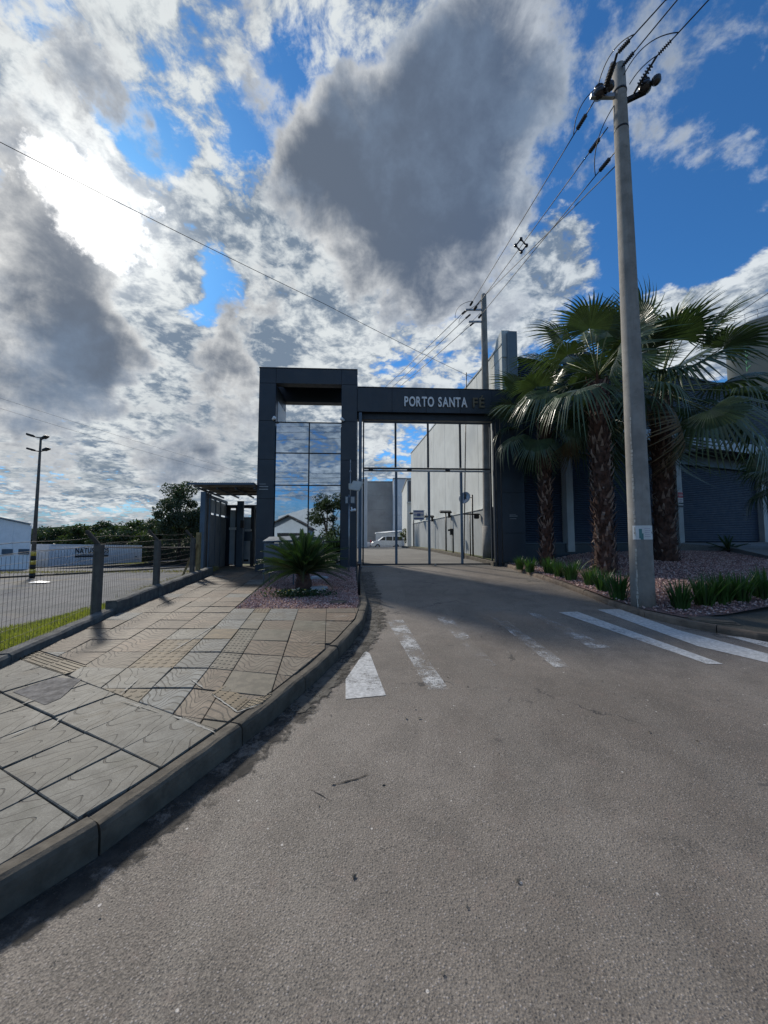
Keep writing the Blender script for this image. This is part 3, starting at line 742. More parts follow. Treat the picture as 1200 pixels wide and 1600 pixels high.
for (s0, s1, c) in cols:
    for k in range(0, 26):
        t0 = 1.7 + k * .47; t1 = t0 + .47
        if c == 'L' and t0 > 12.6: continue
        if c != 'L' and t0 > 6.7: continue
        quad = [wob(s0, t0), wob(s1, t0), wob(s1, t1), wob(s0, t1)]
        cl = list(kclip) + fclip2 + fclip
        sc_ = (s0 + s1) / 2
        on_left = (Vector(quad[0]) - o0).dot(mm) > 2.4
        cl.append(stripclip if on_left else farL)
        if c != 'L': cl.append(((9, 6.70), (-9, 6.70)))
        mt, bp = M['tile_brown'], False
        if c == 'B':
            mt = M['tile_blue']
            if 4.2 < t0 < 5.2 and k % 2: mt = M['tile_yellow']
        elif c == 'T':
            mt, bp = M['tile_olive'], True
            if t0 > 6.1: mt = M['tile_yellow']
            elif t0 < 3.7: mt, bp = M['tile_brown'], False
            elif t0 > 5.1: mt, bp = M['tile_olive'], False
        elif c == 'R':
            r = random.random()
            if t0 > 5.7 and s0 < -1.5: mt = M['tile_blue']
            elif r < .06: mt = M['tile_olive']
        elif c == 'L':
            if s0 > -3 and t0 < 5.2:
                mt = M['tile_yellow'] if t0 < 4.9 and random.random() < .75 else M['tile_grey']; bp = mt is M['tile_yellow']
            elif t0 < 4.0: mt = M['tile_grey']
            elif random.random() < .10: mt = M['tile_blue']
        tile(quad, mt, cl, bumps=bp)
tile([P2(on(*q, Sw)) for q in ((330, 1084), (371, 1113), (392, 1094), (350, 1070))], M['tile_yellow'], bumps=True, dz=.006)
tile([P2(on(*q, Sw)) for q in ((371, 1113), (410, 1099), (428, 1085), (392, 1094))], M['tile_yellow'], bumps=True, dz=.006)
def ribbon(name, pix, wd, m, H, dz, parent=None, seed=1, kind=None):
    q = random.Random(seed); P = resample([tuple(on(a, b, H).xy) for a, b in pix], .03); a = []; c = []
    for i, p in enumerate(P):
        d = (P[min(i + 1, len(P) - 1)] - P[max(0, i - 1)]).normalized(); N = Vector((-d.y, d.x)); e = min(1, i / 3, (len(P) - 1 - i) / 3)
        a.append(tuple(p + N * wd * q.uniform(.2, 1.0) * e)); c.append(tuple(p - N * wd * q.uniform(.2, 1.0) * e))
    V = []; F = []
    for u, v in zip(a, c): V += [(u[0], u[1], H(*u) + dz), (v[0], v[1], H(*v) + dz)]
    for i in range(len(a) - 1): F.append((2 * i + 1, 2 * i + 3, 2 * i + 2, 2 * i))
    o = link(name, np_mesh(name, V, F, m), parent)
    if kind: tag(o, kind=kind)
    return o
M['mortar'] = mat('pale_mortar', (.42, .40, .35), .95, 0, .3, 12, .5, 60, dirt=.45)
for k, (pix, wd) in enumerate((([(337, 977), (300, 1000), (262, 1022)], .012), ([(217, 1061), (186, 1088)], .010), ([(296, 1061), (320, 1078)], .012), ([(330, 1085), (371, 1114), (409, 1101)], .010), ([(268, 1119), (300, 1131), (337, 1147)], .013), ([(75, 1140), (108, 1113)], .010), ([(0, 1158), (55, 1135)], .009), ([(130, 1052), (116, 1063)], .010), ([(20, 1107), (62, 1092)], .012), ([(185, 1094), (250, 1115)], .006))):
    ribbon('mortar_line', pix, wd, M['mortar'], Sw, .009, walk, k)
for k, (pix, wd) in enumerate(LATE): ribbon('road_scratch', pix, wd, M['scratch'], Rd, .004, None, 20 + k, 'structure')
c0 = on(62, 1086, Sw)
poly_sheet('rough_concrete_patch', [P2(p.xy) for p in [on(20, 1082, Sw), on(70, 1103, Sw), on(95, 1092, Sw), on(128, 1062, Sw), on(85, 1060, Sw)]], Sw, M['rough_patch'], .008, parent=walk)

# low mossy wall under the fence (two heights)
def wall_run(name, pts, wd, h, label, m):
    root = empty(name, label=label, cat='wall'); rs = resample(pts, .9)
    for a, b in zip(rs, rs[1:]):
        d = (b - a).normalized(); N = Vector((-d.y, d.x)); b_ = MB(); n = 5; cs = []
        for i in range(n + 1):
            p = a.lerp(b, (i / n) * .99 + .005); zt = Sw(p.x, p.y) + h + random.uniform(-.008, .008)
            cs.append([(p.x, p.y, zt - h - .12), (p.x + random.uniform(-.004, .004), p.y, zt - .025), (p.x + N.x * .03, p.y + N.y * .03, zt), (p.x + N.x * wd, p.y + N.y * wd, zt - .005), (p.x + N.x * wd, p.y + N.y * wd, zt - h - .3)])
        vs = [q for r in cs for q in r]; m5 = 5
        fs = [(i * m5 + k, i * m5 + (k + 1) % m5, (i + 1) * m5 + (k + 1) % m5, (i + 1) * m5 + k) for i in range(n) for k in range(m5)] + [tuple(range(m5)), tuple(n * m5 + k for k in reversed(range(m5)))]
        b_.add(vs, fs); me = b_.mesh('wall_block', m); bm = bmesh.new(); bm.from_mesh(me); bmesh.ops.recalc_face_normals(bm, faces=bm.faces[:]); bm.to_mesh(me); bm.free()
        link('wall_block', me, root)
wall_run('low_wall', [(fenceX(y) + .12, y) for y in (-3, -1, 1, 3, 4.2, 6.3)], .16, .09, 'long low mossy concrete kerb wall under the wire fence, beside the near sidewalk', M['wall_moss'])
wall_run('low_wall', [(fenceX(y) + .13, y) for y in (6.36, 8, 10, 12.2)], .18, .20, 'taller stained block kerb wall between the second fence post and the entrance cage', M['wall_moss'])

# gravel beds
def scatter_stones(name, polyg, H, n, size, label, mtl, parent=None):
    xs = [p[0] for p in polyg]; ys = [p[1] for p in polyg]; P = []
    pa = np.array(polyg)
    def inside(x, y):
        c = np.zeros(len(x), bool); j = len(pa) - 1
        for i in range(len(pa)):
            xi, yi = pa[i]; xj, yj = pa[j]
            cond = ((yi > y) != (yj > y)) & (x < (xj - xi) * (y - yi) / (yj - yi + 1e-9) + xi); c ^= cond; j = i
        return c
    X = rng.uniform(min(xs), max(xs), n * 3); Y = rng.uniform(min(ys), max(ys), n * 3); k = inside(X, Y); X = X[k][:n]; Y = Y[k][:n]
    Z = np.array([H(a, b) for a, b in zip(X, Y)]); n = len(X)
    base = np.array([(1, 0, 0), (-1, 0, 0), (0, 1, 0), (0, -1, 0), (0, 0, 1), (0, 0, -1)], float)
    T = np.array([(0, 2, 4), (2, 1, 4), (1, 3, 4), (3, 0, 4), (2, 0, 5), (1, 2, 5), (3, 1, 5), (0, 3, 5)])
    sc3 = rng.uniform(.5, 1.25, (n, 6, 1)) * size * rng.uniform(.6, 1.2, (n, 1, 3))
    B = base[None] * sc3 + rng.normal(0, size * .18, (n, 6, 3))
    a = rng.uniform(0, 6.28, n); ca, sa = np.cos(a), np.sin(a)
    Rm = np.zeros((n, 3, 3)); Rm[:, 0, 0] = ca; Rm[:, 0, 1] = -sa; Rm[:, 1, 0] = sa; Rm[:, 1, 1] = ca; Rm[:, 2, 2] = .8
    B = np.einsum('nij,nkj->nki', Rm, B) + np.stack([X, Y, Z + size * rng.uniform(.0, .7, n)], 1)[:, None]
    F = (T[None] + (np.arange(n) * 6)[:, None, None]).reshape(-1, 3)
    return tag(link(name, np_mesh(name, B.reshape(-1, 3), F, mtl), parent), label, 'gravel' if not parent else None, kind='stuff')
bedL = [(-2.56, 6.73), (-.48, 6.73), (-.46, 7.2), (-.56, 8.5), (-.72, 10), (-.88, 11.9), (-.95, 12.75), (-4.1, 12.55), (-3.4, 12.4), (-2.88, 9.06)]
bl = poly_sheet('gravel_bed', bedL, Sw, M['gravelbed'], -.012, kind='structure')
scatter_stones('red_gravel', bedL, Sw, 15000, .016, 'reddish crushed stone covering the small bed around the cycad', M['gravel'])
PX = on(1035, 966, Rd)
bedR = [(4.24, 13.1), (4.33, 11.2), (4.45, 9.6), (4.46, 8.3), (4.43, 7.4), (4.52, 6.75), (4.8, 6.2), (5.6, 6.35), (7.5, 7.0), (12, 8.6), (19, 11), (19, 15.5), (12.0, 15.8), (7.2, 14.7), (5.6, 13.4)]
poly_sheet('gravel_bed', bedR, Bed, M['gravelbed'], -.012, kind='structure', step=.5)
scatter_stones('red_gravel', bedR, Bed, 30000, .024, 'reddish crushed stone covering the bed under the palm trees', M['gravel'])
# dark paved walk in front of the right bed
def walkR(x, y): return Rd(x, y) + .09
wr = [(4.55, 6.62), (4.81, 6.02), (5.27, 5.48), (6.5, 4.7), (9.6, 3.32), (16, 1.15), (24, -1.5), (24, 13.4), (19, 11.6), (12, 9.1), (7.5, 7.4), (5.6, 6.7), (4.85, 6.45)]
wR = poly_sheet('dark_pavement', wr, walkR, M['darkpave'], -.004, kind='structure', step=.6)
for i in range(9):
    for j in range(5):
        a = 5.35 + .60 * i + .12 * j; bq = 5.95 - .34 * i * .9 + .58 * j + i * .04
        q = [(a, bq), (a + .58, bq - .33), (a + .58 + .14, bq + .2), (a + .14, bq + .54)]
        inside = [p for p in q if p[1] > interp(p[0], [(4.8, 6.0), (5.27, 5.6), (6.5, 4.85), (9.6, 3.45), (16, 1.3)]) and p[1] < interp(p[0], [(4.85, 6.0), (5.6, 6.15), (7.5, 6.8), (12, 8.4), (19, 10.8)])]
        if len(inside) < 4: continue
        b = MB(); qi = inset(q, .006); b.prism(qi, [walkR(*p) - .03 for p in qi], [walkR(*p) + .006 + random.uniform(-.002, .002) for p in qi]); b.build('paving_slab', M['darkpave'], wR, bevel=.004)
mc = on(1110, 969, walkR); b = MB(); q = [(mc.x - .33, mc.y - .1), (mc.x + .2, mc.y - .30), (mc.x + .36, mc.y + .1), (mc.x - .18, mc.y + .3)]
b.prism(q, [walkR(*p) - .02 for p in q], [walkR(*p) + .014 for p in q]); b.prism(inset(q, .04), walkR(mc.x, mc.y) - .02, walkR(mc.x, mc.y) + .019)
tag(b.build('inspection_cover', M['kerb'], bevel=.004), 'square concrete inspection cover set in the dark pavement right of the pole', 'cover')

# grass strip under the fence
def blades(name, gen, n, h, wdt, m, label, cat='grass', spread=.5, parent=None, kind='stuff'):
    P = np.array([gen() for _ in range(n)]); a = rng.uniform(0, 6.28, n); hh = rng.uniform(.45, 1.15, n) * h
    lean = rng.normal(0, spread, (n, 2)) * hh[:, None]
    side = np.stack([np.cos(a), np.sin(a), 0 * a], 1) * (wdt * rng.uniform(.6, 1.3, n))[:, None]
    mid = P + np.concatenate([lean * .35, (hh * .55)[:, None]], 1); tip = P + np.concatenate([lean, hh[:, None]], 1)
    Vv = np.stack([P - side, P + side, mid + side * .7, mid - side * .7, tip], 1).reshape(-1, 3)
    b = np.arange(n)[:, None] * 5; F = np.concatenate([b + [[0, 1, 2]], b + [[0, 2, 3]], b + [[3, 2, 4]]])
    o = link(name, np_mesh(name, Vv, F, m), parent); return tag(o, label, cat, kind=kind) if kind else o
def gy_():
    y = rng.uniform(-1, 12.3) if rng.random() < .4 else rng.uniform(2.5, 9.5); x = fenceX(y) - .05 - abs(rng.uniform(0, 2.1) + .25 * math.sin(y * 2.1) * rng.random()); return (x, y, Yd(x, y) - .03)
blades('grass', gy_, 42000, .10, .007, M['grass'], 'bright green grass strip behind the low wall under the wire fence')
def gy2():
    y = rng.uniform(8, 13.5); x = fenceX(y) - .02 - abs(rng.normal(0, .25)); return (x, y, Yd(x, y) - .03)
blades('dry_weeds', gy2, 5000, .24, .006, M['drygrass'], 'dry straggly weeds at the foot of the fence near the timber brace', 'weeds')
def gy3():
    x = rng.uniform(-60, -8); y = 26 + rng.normal(0, .6) + .10 * (x + 30) * 0 + rng.uniform(0, 1) + (x + 22) * -.08; return (x, y, Yd(x, y) - .02)
blades('dry_grass', gy3, 9000, .10, .012, M['drygrass'], 'band of dry grass crossing the far yard by the lamp mast', 'grass')
def gy4():
    x = rng.uniform(-60, -14); y = 46 + rng.normal(0, .8); return (x, y, Yd(x, y) - .02)
blades('dry_grass', gy4, 5000, .14, .02, M['grass'], 'thin grass line in front of the white container', 'grass')

# ================================================================== GATE BUILDING
FA = R_(3.0); FE = Vector((math.cos(FA), math.sin(FA), 0)); FN = Vector((-math.sin(FA), math.cos(FA), 0)); F0 = Vector((-.68, 13.0, 0))
FR = Matrix(((FE.x, FN.x, 0), (FE.y, FN.y, 0), (0, 0, 1)))
def fp(s, d, z): return F0 + FE * s + FN * d + Vector((0, 0, z))
def fb(b, s0, s1, d0, d1, z0, z1, mi=0): return b.box(fp((s0 + s1) / 2, (d0 + d1) / 2, (z0 + z1) / 2), (abs(s1 - s0), abs(d1 - d0), abs(z1 - z0)), FR, mi)
def fpart(name, m, parent, *boxes, bevel=.004):
    b = MB(); [fb(b, *q) for q in boxes]; return b.build(name, m, parent, bevel=bevel)
G0 = .55
tw = empty('entrance_tower', fp(-1.9, .8, 0) * 0, label='tall dark navy portal tower with mirror glass, left of the driveway gate', cat='tower')
SL, SR, IL, IR, TT = -3.60, -.25, -3.03, -.79, 7.46
DEP = 1.72
fpart('pier', M['navy_dark'], tw, (SL + .02, IL - .02, .02, DEP, G0 - .3, 6.95)); fpart('pier', M['navy_dark'], tw, (IR + .02, SR - .02, .02, DEP, G0 - .3, 6.95))
fpart('top_slab', M['navy_dark'], tw, (SL + .02, SR - .02, .02, .40, 6.96, TT - .02), (SL + .02, SR - .02, DEP - .35, DEP, 6.78, TT - .02))
fpart('soffit', M['navy_dark'], tw, (IL - .015, IR + .015, .403, DEP - .353, 7.30, 7.40))
zs = [G0 - .2, 1.62, 2.95, 4.28, 5.62, 6.93]
def panel(parent, s0, s1, d0, d1, z0, z1, m='navy'):
    g_ = .005; return fpart('cladding_panel', M[m], parent, (s0 + (g_ if s1 - s0 > .1 else 0), s1 - (g_ if s1 - s0 > .1 else 0), d0 + (g_ if d1 - d0 > .1 else 0), d1 - (g_ if d1 - d0 > .1 else 0), z0 + g_, z1 - g_), bevel=.003)
for a, b in zip(zs, zs[1:]):
    panel(tw, SL, IL, -.004, .018, a, b); panel(tw, IR, SR, -.004, .018, a, b)
    panel(tw, SL, SL + .018, .02, DEP, a, b); panel(tw, SR - .018, SR, .02, DEP, a, b)
    panel(tw, IL - .018, IL, .02, DEP, a, b); panel(tw, IR, IR + .018, .02, DEP, a, b)
for s0, s1 in ((SL, IL), (IL, IR), (IR, SR)): panel(tw, s0, s1, -.004, .018, 6.93, TT)
panel(tw, SL, SL + .018, .02, DEP, 6.93, TT); panel(tw, SR - .018, SR, .02, DEP, 6.93, TT)
panel(tw, IL, IR, DEP - .37, DEP - .352, 6.77, TT - .03)
fpart('inner_lining', M['white'], tw, (IL + .002, IL + .014, .35, DEP - .01, 5.70, 6.42))
fpart('coping', M['navy_dark'], tw, (SL - .01, SR + .01, -.02, .42, TT, TT + .03))
fpart('room', M['navy_dark'], tw, (IL + .01, IR - .01, .22, DEP - .02, G0 - .2, 5.50))
gz = [G0 + .10, 1.50, 3.42, 4.53, 5.60]; sm_ = (IL + IR) / 2 + .02
for a, b in zip(gz, gz[1:]):
    for s0, s1 in ((IL + .02, sm_ - .016), (sm_ + .016, IR - .02)):
        bb = MB(); rr = FR @ Matrix.Rotation(R_(random.uniform(-.25, .25)), 3, 'Z') @ Matrix.Rotation(R_(random.uniform(-.2, .2)), 3, 'X')
        bb.box(fp((s0 + s1) / 2, .12, (a + b) / 2), (s1 - s0 - .004, .012, b - a - .034), rr); bb.build('glass_pane', M['mirror'], tw)
fpart('mullion', M['black'], tw, (sm_ - .02, sm_ + .02, .09, .16, gz[0], gz[-1] + .02), bevel=.002)
for z in gz: fpart('transom', M['black'], tw, (IL, sm_ - .021, .092, .16, z - .017, z + .017), (sm_ + .021, IR, .092, .16, z - .017, z + .017), bevel=.002)
fpart('plinth', M['kerb'], tw, (IL, IR, .05, .2, G0 - .3, gz[0] - .02))
fpart('name_plate', M['steel'], tw, (SL + .08, SL + .38, -.016, -.006, 3.34, 3.365), (SL + .08, SL + .38, -.016, -.006, 3.25, 3.275), (SL + .08, SL + .30, -.016, -.006, 3.43, 3.445), bevel=.001)
for s, lbl in ((IL - .03, 'small white spotlight at the top left corner of the mirror glass'), (IR + .05, 'small white spotlight at the top right corner of the mirror glass')):
    sp = empty('spotlight', label=lbl, cat='spotlight', group='spotlights above the mirror glass'); c = fp(s, -.10, 5.66)
    b = MB(); rot = Matrix.Rotation(R_(60 if s < -2 else -60), 3, 'Y') @ Matrix.Rotation(R_(35), 3, 'X')
    b.lathe([(.02, -.07), (.045, -.05), (.055, .02), (.06, .07), (.045, .075)], c, 12, 0, rot); b.build('lamp_head', M['white'], sp)
    b = MB(); b.tube([c, fp(s, -.03, 5.60), fp(s, -.005, 5.60)], .012, 6); b.build('bracket', M['black'], sp)

# gate portal: beam with lettering, right pier, jambs
gp = empty('gate_portal', label='dark navy beam and right pier framing the driveway gate, with raised white lettering', cat='gateway')
BE = 5.60
fpart('beam', M['navy_dark'], gp, (SR + .003, BE - .02, .04, .62, 6.02, 6.83)); fpart('lintel', M['navy_dark'], gp, (SR + .005, 4.62, .20, .50, 5.78, 6.015))
ss = [SR, .96, 2.16, 3.36, 4.50, BE]
for a, b in zip(ss, ss[1:]): panel(gp, a + (.006 if a == SR else 0), b, .016, .038, 5.99, 6.85)
fpart('coping', M['navy_dark'], gp, (SR + .005, BE + .01, 0.0, .64, 6.852, 6.88))
fpart('pier', M['navy_dark'], gp, (4.80, BE - .02, .06, .60, .4, 5.995))
for a, b in zip([.45, 1.8, 3.2, 4.6, 5.98], [1.8, 3.2, 4.6, 5.98]): panel(gp, 4.78, BE, .034, .056, a, b)
fpart('jamb', M['slate'], gp, (SR + .06, -.08, .02, .20, .55, 5.97), bevel=.006)
fpart('jamb', M['navy_dark'], gp, (4.61, 4.75, .00, .22, .55, 5.97), (4.515, 4.58, .02, .16, .58, 5.78), bevel=.006)
fpart('name_plate', M['steel'], gp, (5.04, 5.32, .020, .032, 2.38, 2.40), (5.04, 5.28, .020, .032, 2.29, 2.305), (5.04, 5.26, .020, .032, 2.44, 2.45), bevel=.001)
def glyph(ch, size, ext, off, m, name='letter'):
    cu = bpy.data.curves.new('t', 'FONT'); cu.body = ch; cu.size = size; cu.extrude = ext; cu.offset = off; cu.resolution_u = 5
    o = bpy.data.objects.new('t', cu); sc.collection.objects.link(o)
    me = bpy.data.meshes.new_from_object(o.evaluated_get(bpy.context.evaluated_depsgraph_get())); bpy.data.objects.remove(o)
    me.name = name; me.materials.clear(); me.materials.append(m); return me
def word(txt, start, end_, up, nrm, cap, m, parent, ext=.012, bold=.012, gap=.22, space=.42, name='letter', fit=True):
    """raised letters from start to end_ (world points on the baseline), up vector, capital height"""
    start, end_ = Vector(start), Vector(end_); L = (end_ - start).length; ex = (end_ - start).normalized()
    size = cap / .70; meshes = []; wd = []
    for ch in txt:
        if ch == ' ': meshes.append(None); wd.append(space * cap); continue
        me = glyph(ch, size, ext, bold * size, m, name); xs = [v.co.x for v in me.vertices]; lo, hi = min(xs), max(xs)
        for v in me.vertices: v.co.x -= lo
        meshes.append(me); wd.append(hi - lo)
    gp_ = gap * cap; tot = sum(wd) + gp_ * sum(1 for k in range(len(txt) - 1) if txt[k] != ' ' and txt[k + 1] != ' ')
    kx = L / tot if fit else 1; x = 0; up = Vector(up).normalized(); nr = Vector(nrm).normalized()
    for k, me in enumerate(meshes):
        if me:
            for v in me.vertices: v.co = ex * (v.co.x * kx) + up * v.co.y + nr * v.co.z
            link(name, me, parent, loc=start + ex * x)
        x += wd[k] * kx + (gp_ * kx if k < len(txt) - 1 and txt[k] != ' ' and txt[k + 1] != ' ' else 0)
M['letter'] = mat('brushed_letters', (.85, .85, .84), .5, .0, .05, 2)
word('PORTO SANTA', fp(1.39, -.02, 6.205), fp(3.60, -.02, 6.205), (0, 0, 1), -FN, .335, M['letter'], gp, .02, .022, .14, .75)
M['letter_shaded'] = mat('shaded_letters', (.13, .105, .06), .5, .0, .05, 2)  # dark copy of the letter colour, with the shade behind the palm painted in
word('FÉ', fp(3.80, -.02, 6.205), fp(4.22, -.02, 6.205), (0, 0, 1), -FN, .335, M['letter_shaded'], gp, .02, .022, .16, .42)

# driveway gate
ga = empty('driveway_gate', label='tall dark steel driveway gate with wide open bays between slim uprights', cat='gate')
zt, zb, zm = 5.73, .70, 4.05
fpart('frame', M['navy_dark'], ga, (-.05, .0, .23, .29, zb, zt), (4.46, 4.51, .23, .29, zb, zt), (.001, 4.459, .232, .288, zt - .05, zt), (.001, 4.459, .232, .288, zb, zb + .05), bevel=.003)
for s in (1.10, 2.25, 3.40):
    fpart('upright', M['navy_dark'], ga, (s - .035, s + .035, .235, .285, zm + .05, zt - .055), bevel=.003)
    b = MB(); b.box(fp(s + .02, .262 , (zb + zm) / 2 - .03), (.085, .05, zm - zb - .16), FR); b.build('upright', M['slate'], ga, bevel=.003)
fpart('rail', M['black'], ga, (.001, 4.459, .225, .285, zm - .02, zm + .035), bevel=.003); fpart('rail', M['steel'], ga, (.001, 4.459, .20, .222, zm - .075, zm - .05), (.001, 4.459, .225, .29, zm - .10, zm - .045), bevel=.003)
for s in (.15, 1.50, 2.85): fpart('roller', M['black'], ga, (s, s + .16, .17, .22, zm - .09, zm + .02), bevel=.004)
fpart('lock', M['rust'], ga, (2.44, 2.50, .19, .228, zb - .03, zb + .04))
tk = fpart('gate_track', M['steel'], None, (-.1, 4.4, .10, .30, .655, .672), bevel=.002); tag(tk, 'flat steel track across the driveway under the gate', 'track')

# white reader post and bollard beside the gate
rp = empty('access_post', label='slim grey post with tilted white antenna panel, left of the gate opening', cat='access post')
pb = on(546, 896, Sw); pb = Vector((-1.08, 11.9, Sw(-1.08, 11.9)))
b = MB(); b.tube([pb - Vector((0, 0, .1)), pb + Vector((0, 0, 2.35))], .022, 8); b.tube([pb + Vector((.03, 0, 2.0)), pb + Vector((.03, 0, 3.1))], .014, 8); b.build('pole', M['steel'], rp)
b = MB(); rot = Matrix.Rotation(R_(-18), 3, 'Z') @ Matrix.Rotation(R_(-32), 3, 'X') @ Matrix.Rotation(R_(12), 3, 'Y'); b.box(pb + Vector((.22, -.1, 2.62)), (.38, .05, .36), rot); b.build('antenna_panel', M['offwhite'], rp, bevel=.03, seg=3)
b = MB(); b.box(pb + Vector((.04, -.04, 2.62)), (.12, .06, .16)); b.tube([pb + Vector((.03, 0, 2.7)), pb + Vector((.12, -.08, 2.62))], .015, 6); b.build('bracket', M['offwhite'], rp, bevel=.006)
for dxx in (-.07, .11):
    b = MB(); b.box(pb + Vector((dxx, -.05, 2.18)), (.10 if dxx < 0 else .15, .08, .24)); b.build('reader_box', M['slate'], rp, bevel=.01)
    b = MB(); b.box(pb + Vector((dxx, -.094, 2.18)), (.07 if dxx < 0 else .11, .006, .19)); b.build('reader_face', M['steel'], rp, bevel=.002)
b = MB(); b.lathe([(.012, 0), (.03, .02), (.032, .06), (.012, .08), (.008, .30), (.014, .32), (.014, .40), (.003, .42)], pb + Vector((.03, 0, 3.05)), 8); b.build('whip_antenna', M['steel'], rp)
cm = empty('camera', label='small white surveillance camera on the grey access post beside the gate', cat='camera')
b = MB(); b.tube([pb + Vector((.07, -.02, 1.96)), pb + Vector((.09, -.10, 1.90))], .022, 8); b.build('mount', M['white'], cm)
b = MB(); b.lathe([(.025, -.09), (.038, -.07), (.038, .06), (.048, .09)], pb + Vector((.13, -.14, 1.86)), 10, 0, Matrix.Rotation(R_(80), 3, 'Y') @ Matrix.Rotation(R_(40), 3, 'X')); b.build('camera_body', M['white'], cm)
bp = Vector((-.52, 8.1, Sw(-.52, 8.1))); b = MB(); b.tube([bp - Vector((0, 0, .1)), bp + Vector((0, 0, .60))], .028, 8); b.tube([bp + Vector((0, 0, .60)), bp + Vector((0, 0, .63))], .036, 8)
tag(b.build('bollard', M['black']), 'thin black bollard at the kerb corner of the small gravel bed', 'bollard')

# pedestrian cage left of the tower
cg = empty('pedestrian_entrance', label='blue-grey steel pedestrian entrance cage with tin canopy, left of the tower', cat='entrance cage')
def lp(x0, t): return (x0 - .154 * t, 12.62 + t)      # runs back along the boundary line
zf = .53; XL = -5.95
def seg(b, a, c, z0, z1, th, mi=0):
    A, C = Vector(a), Vector(c); d = (C - A); r = math.atan2(d.y, d.x); m_ = Matrix.Rotation(r, 3, 'Z'); mid = (A + C) / 2
    b.box((mid.x, mid.y, (z0 + z1) / 2), (d.length, th, z1 - z0), m_, mi); return b
for t in (0, .34, .62): 
    b = MB(); x, y = lp(XL, t); b.box((x, y, (zf + 3.15) / 2), (.10 if t else .16, .12, 3.15 - zf)); b.build('post', M['slate'] if t != .34 else M['navy_dark'], cg, bevel=.006)
b = MB(); seg(b, lp(XL, .70), lp(XL, 2.9), zf, 2.45, .04); b.build('side_panel', M['slate_panel'], cg)
b = MB(); seg(b, lp(XL, 0), lp(XL, 3.0), 3.02, 3.12, .06); b.build('top_rail', M['slate'], cg)
for t0, t1 in ((.70, 1.29), (1.37, 1.96), (2.04, 2.85)): b = MB(); seg(b, lp(XL, t0), lp(XL, t1), 2.52, 2.98, .03); b.build('side_window', M['grey_panel'], cg)
for t in (1.33, 2.0, 2.9): b = MB(); x, y = lp(XL, t); b.box((x, y, (zf + 3.02) / 2), (.07, .07, 3.02 - zf)); b.build('post', M['slate'], cg, bevel=.004)
b = MB(); b.prism([(XL - .05, 12.55), (-4.2, 12.68), (-4.2, 15.9), (XL - .5, 15.8)], zf - .3, zf); b.build('floor', M['darkpave'], cg)
yb = 15.45
bx0 = XL - .154 * 2.85
b = MB(); b.box(((bx0 - 4.2) / 2, yb, 2.93), (abs(bx0 + 4.2), .07, .07)); b.build('top_rail', M['slate'], cg)
def bk(name, px0, px1, r0, r1, m, d=0., th=.05):
    a = at_y(px0, r0, yb + d); c = at_y(px1, r1, yb + d); b = MB(); b.box(((a.x + c.x) / 2, yb + d, (a.z + c.z) / 2), (abs(c.x - a.x), th, abs(a.z - c.z))); return b.build(name, m, cg, bevel=.004)
dl = bk('door', 358, 369, 797, 881, M['grey_panel']); bk('door_frame', 354.5, 358, 790, 884, M['navy_dark'], 0, .08); bk('door_frame', 369, 372, 790, 884, M['navy_dark'], 0, .08)
bk('push_bar', 358, 369, 824, 828, M['white'], -.05, .03)
bk('post', 371.5, 378.5, 783, 890, M['slate'], -.55, .09); bk('intercom', 376, 381, 813, 825, M['black'], -.66, .06)
bk('door', 379, 393, 808, 881, M['grey_panel']); bk('door_frame', 393, 396, 790, 884, M['navy_dark'], 0, .08); bk('door_frame', 355, 396, 790, 794, M['navy_dark'], 0.01, .08)
bk('push_bar', 382, 393, 827, 830, M['white'], -.05, .03); bk('notice_board', 382, 394, 831, 845, M['slate'], -.04, .02); bk('floor_vent', 381, 388, 874, 877, M['black'], -.04, .02)
bk('post', 396.5, 399, 792, 882, M['steel'], .1, .05); bk('fence_panel', 401, 408, 805, 880, M['grey_panel'], .4, .03); bk('post', 399.5, 401.5, 792, 884, M['navy_dark'], .3, .05)
b = MB(); b.prism([(-6.6, 16.9), (-4.3, 16.9), (-4.3, 17.0), (-6.6, 17.0)], .4, 1.3); b.build('rear_wall', M['slate_panel'], cg)
# canopy: corrugated tin on a light frame
cn = MB(); nx2 = 60
for i in range(nx2):
    a = i / nx2; c = (i + 1) / nx2; zz = lambda q: 3.42 + (.018 if int(round(q * nx2)) % 2 else 0)
    xa = -6.35 + 2.12 * a; xc = -6.35 + 2.12 * c
    cn.add([(xa, 12.40, zz(a)), (xc, 12.40, zz(c)), (xc - .5, 15.9, zz(c) + .02), (xa - .5, 15.9, zz(a) + .02)], [(0, 1, 2, 3)])
cn.build('canopy_sheet', M['rust'], cg)
b = MB(); b.box((-5.29, 12.38, 3.385), (2.16, .05, .06)); b.build('canopy_edge', M['slate'], cg)
for y in (12.75, 13.5, 14.3, 15.2): b = MB(); b.box((-5.29 - .13 * (y - 12.4), y, 3.36), (2.05, .05, .07)); b.build('canopy_purlin', M['rust'], cg)
for k in range(4): b = MB(); b.bar((-6.2 + .62 * k, 12.75, 3.29), (-6.65 + .62 * k + .02, 15.8, 3.29), .05, .06); b.build('canopy_rafter', M['slate'], cg)

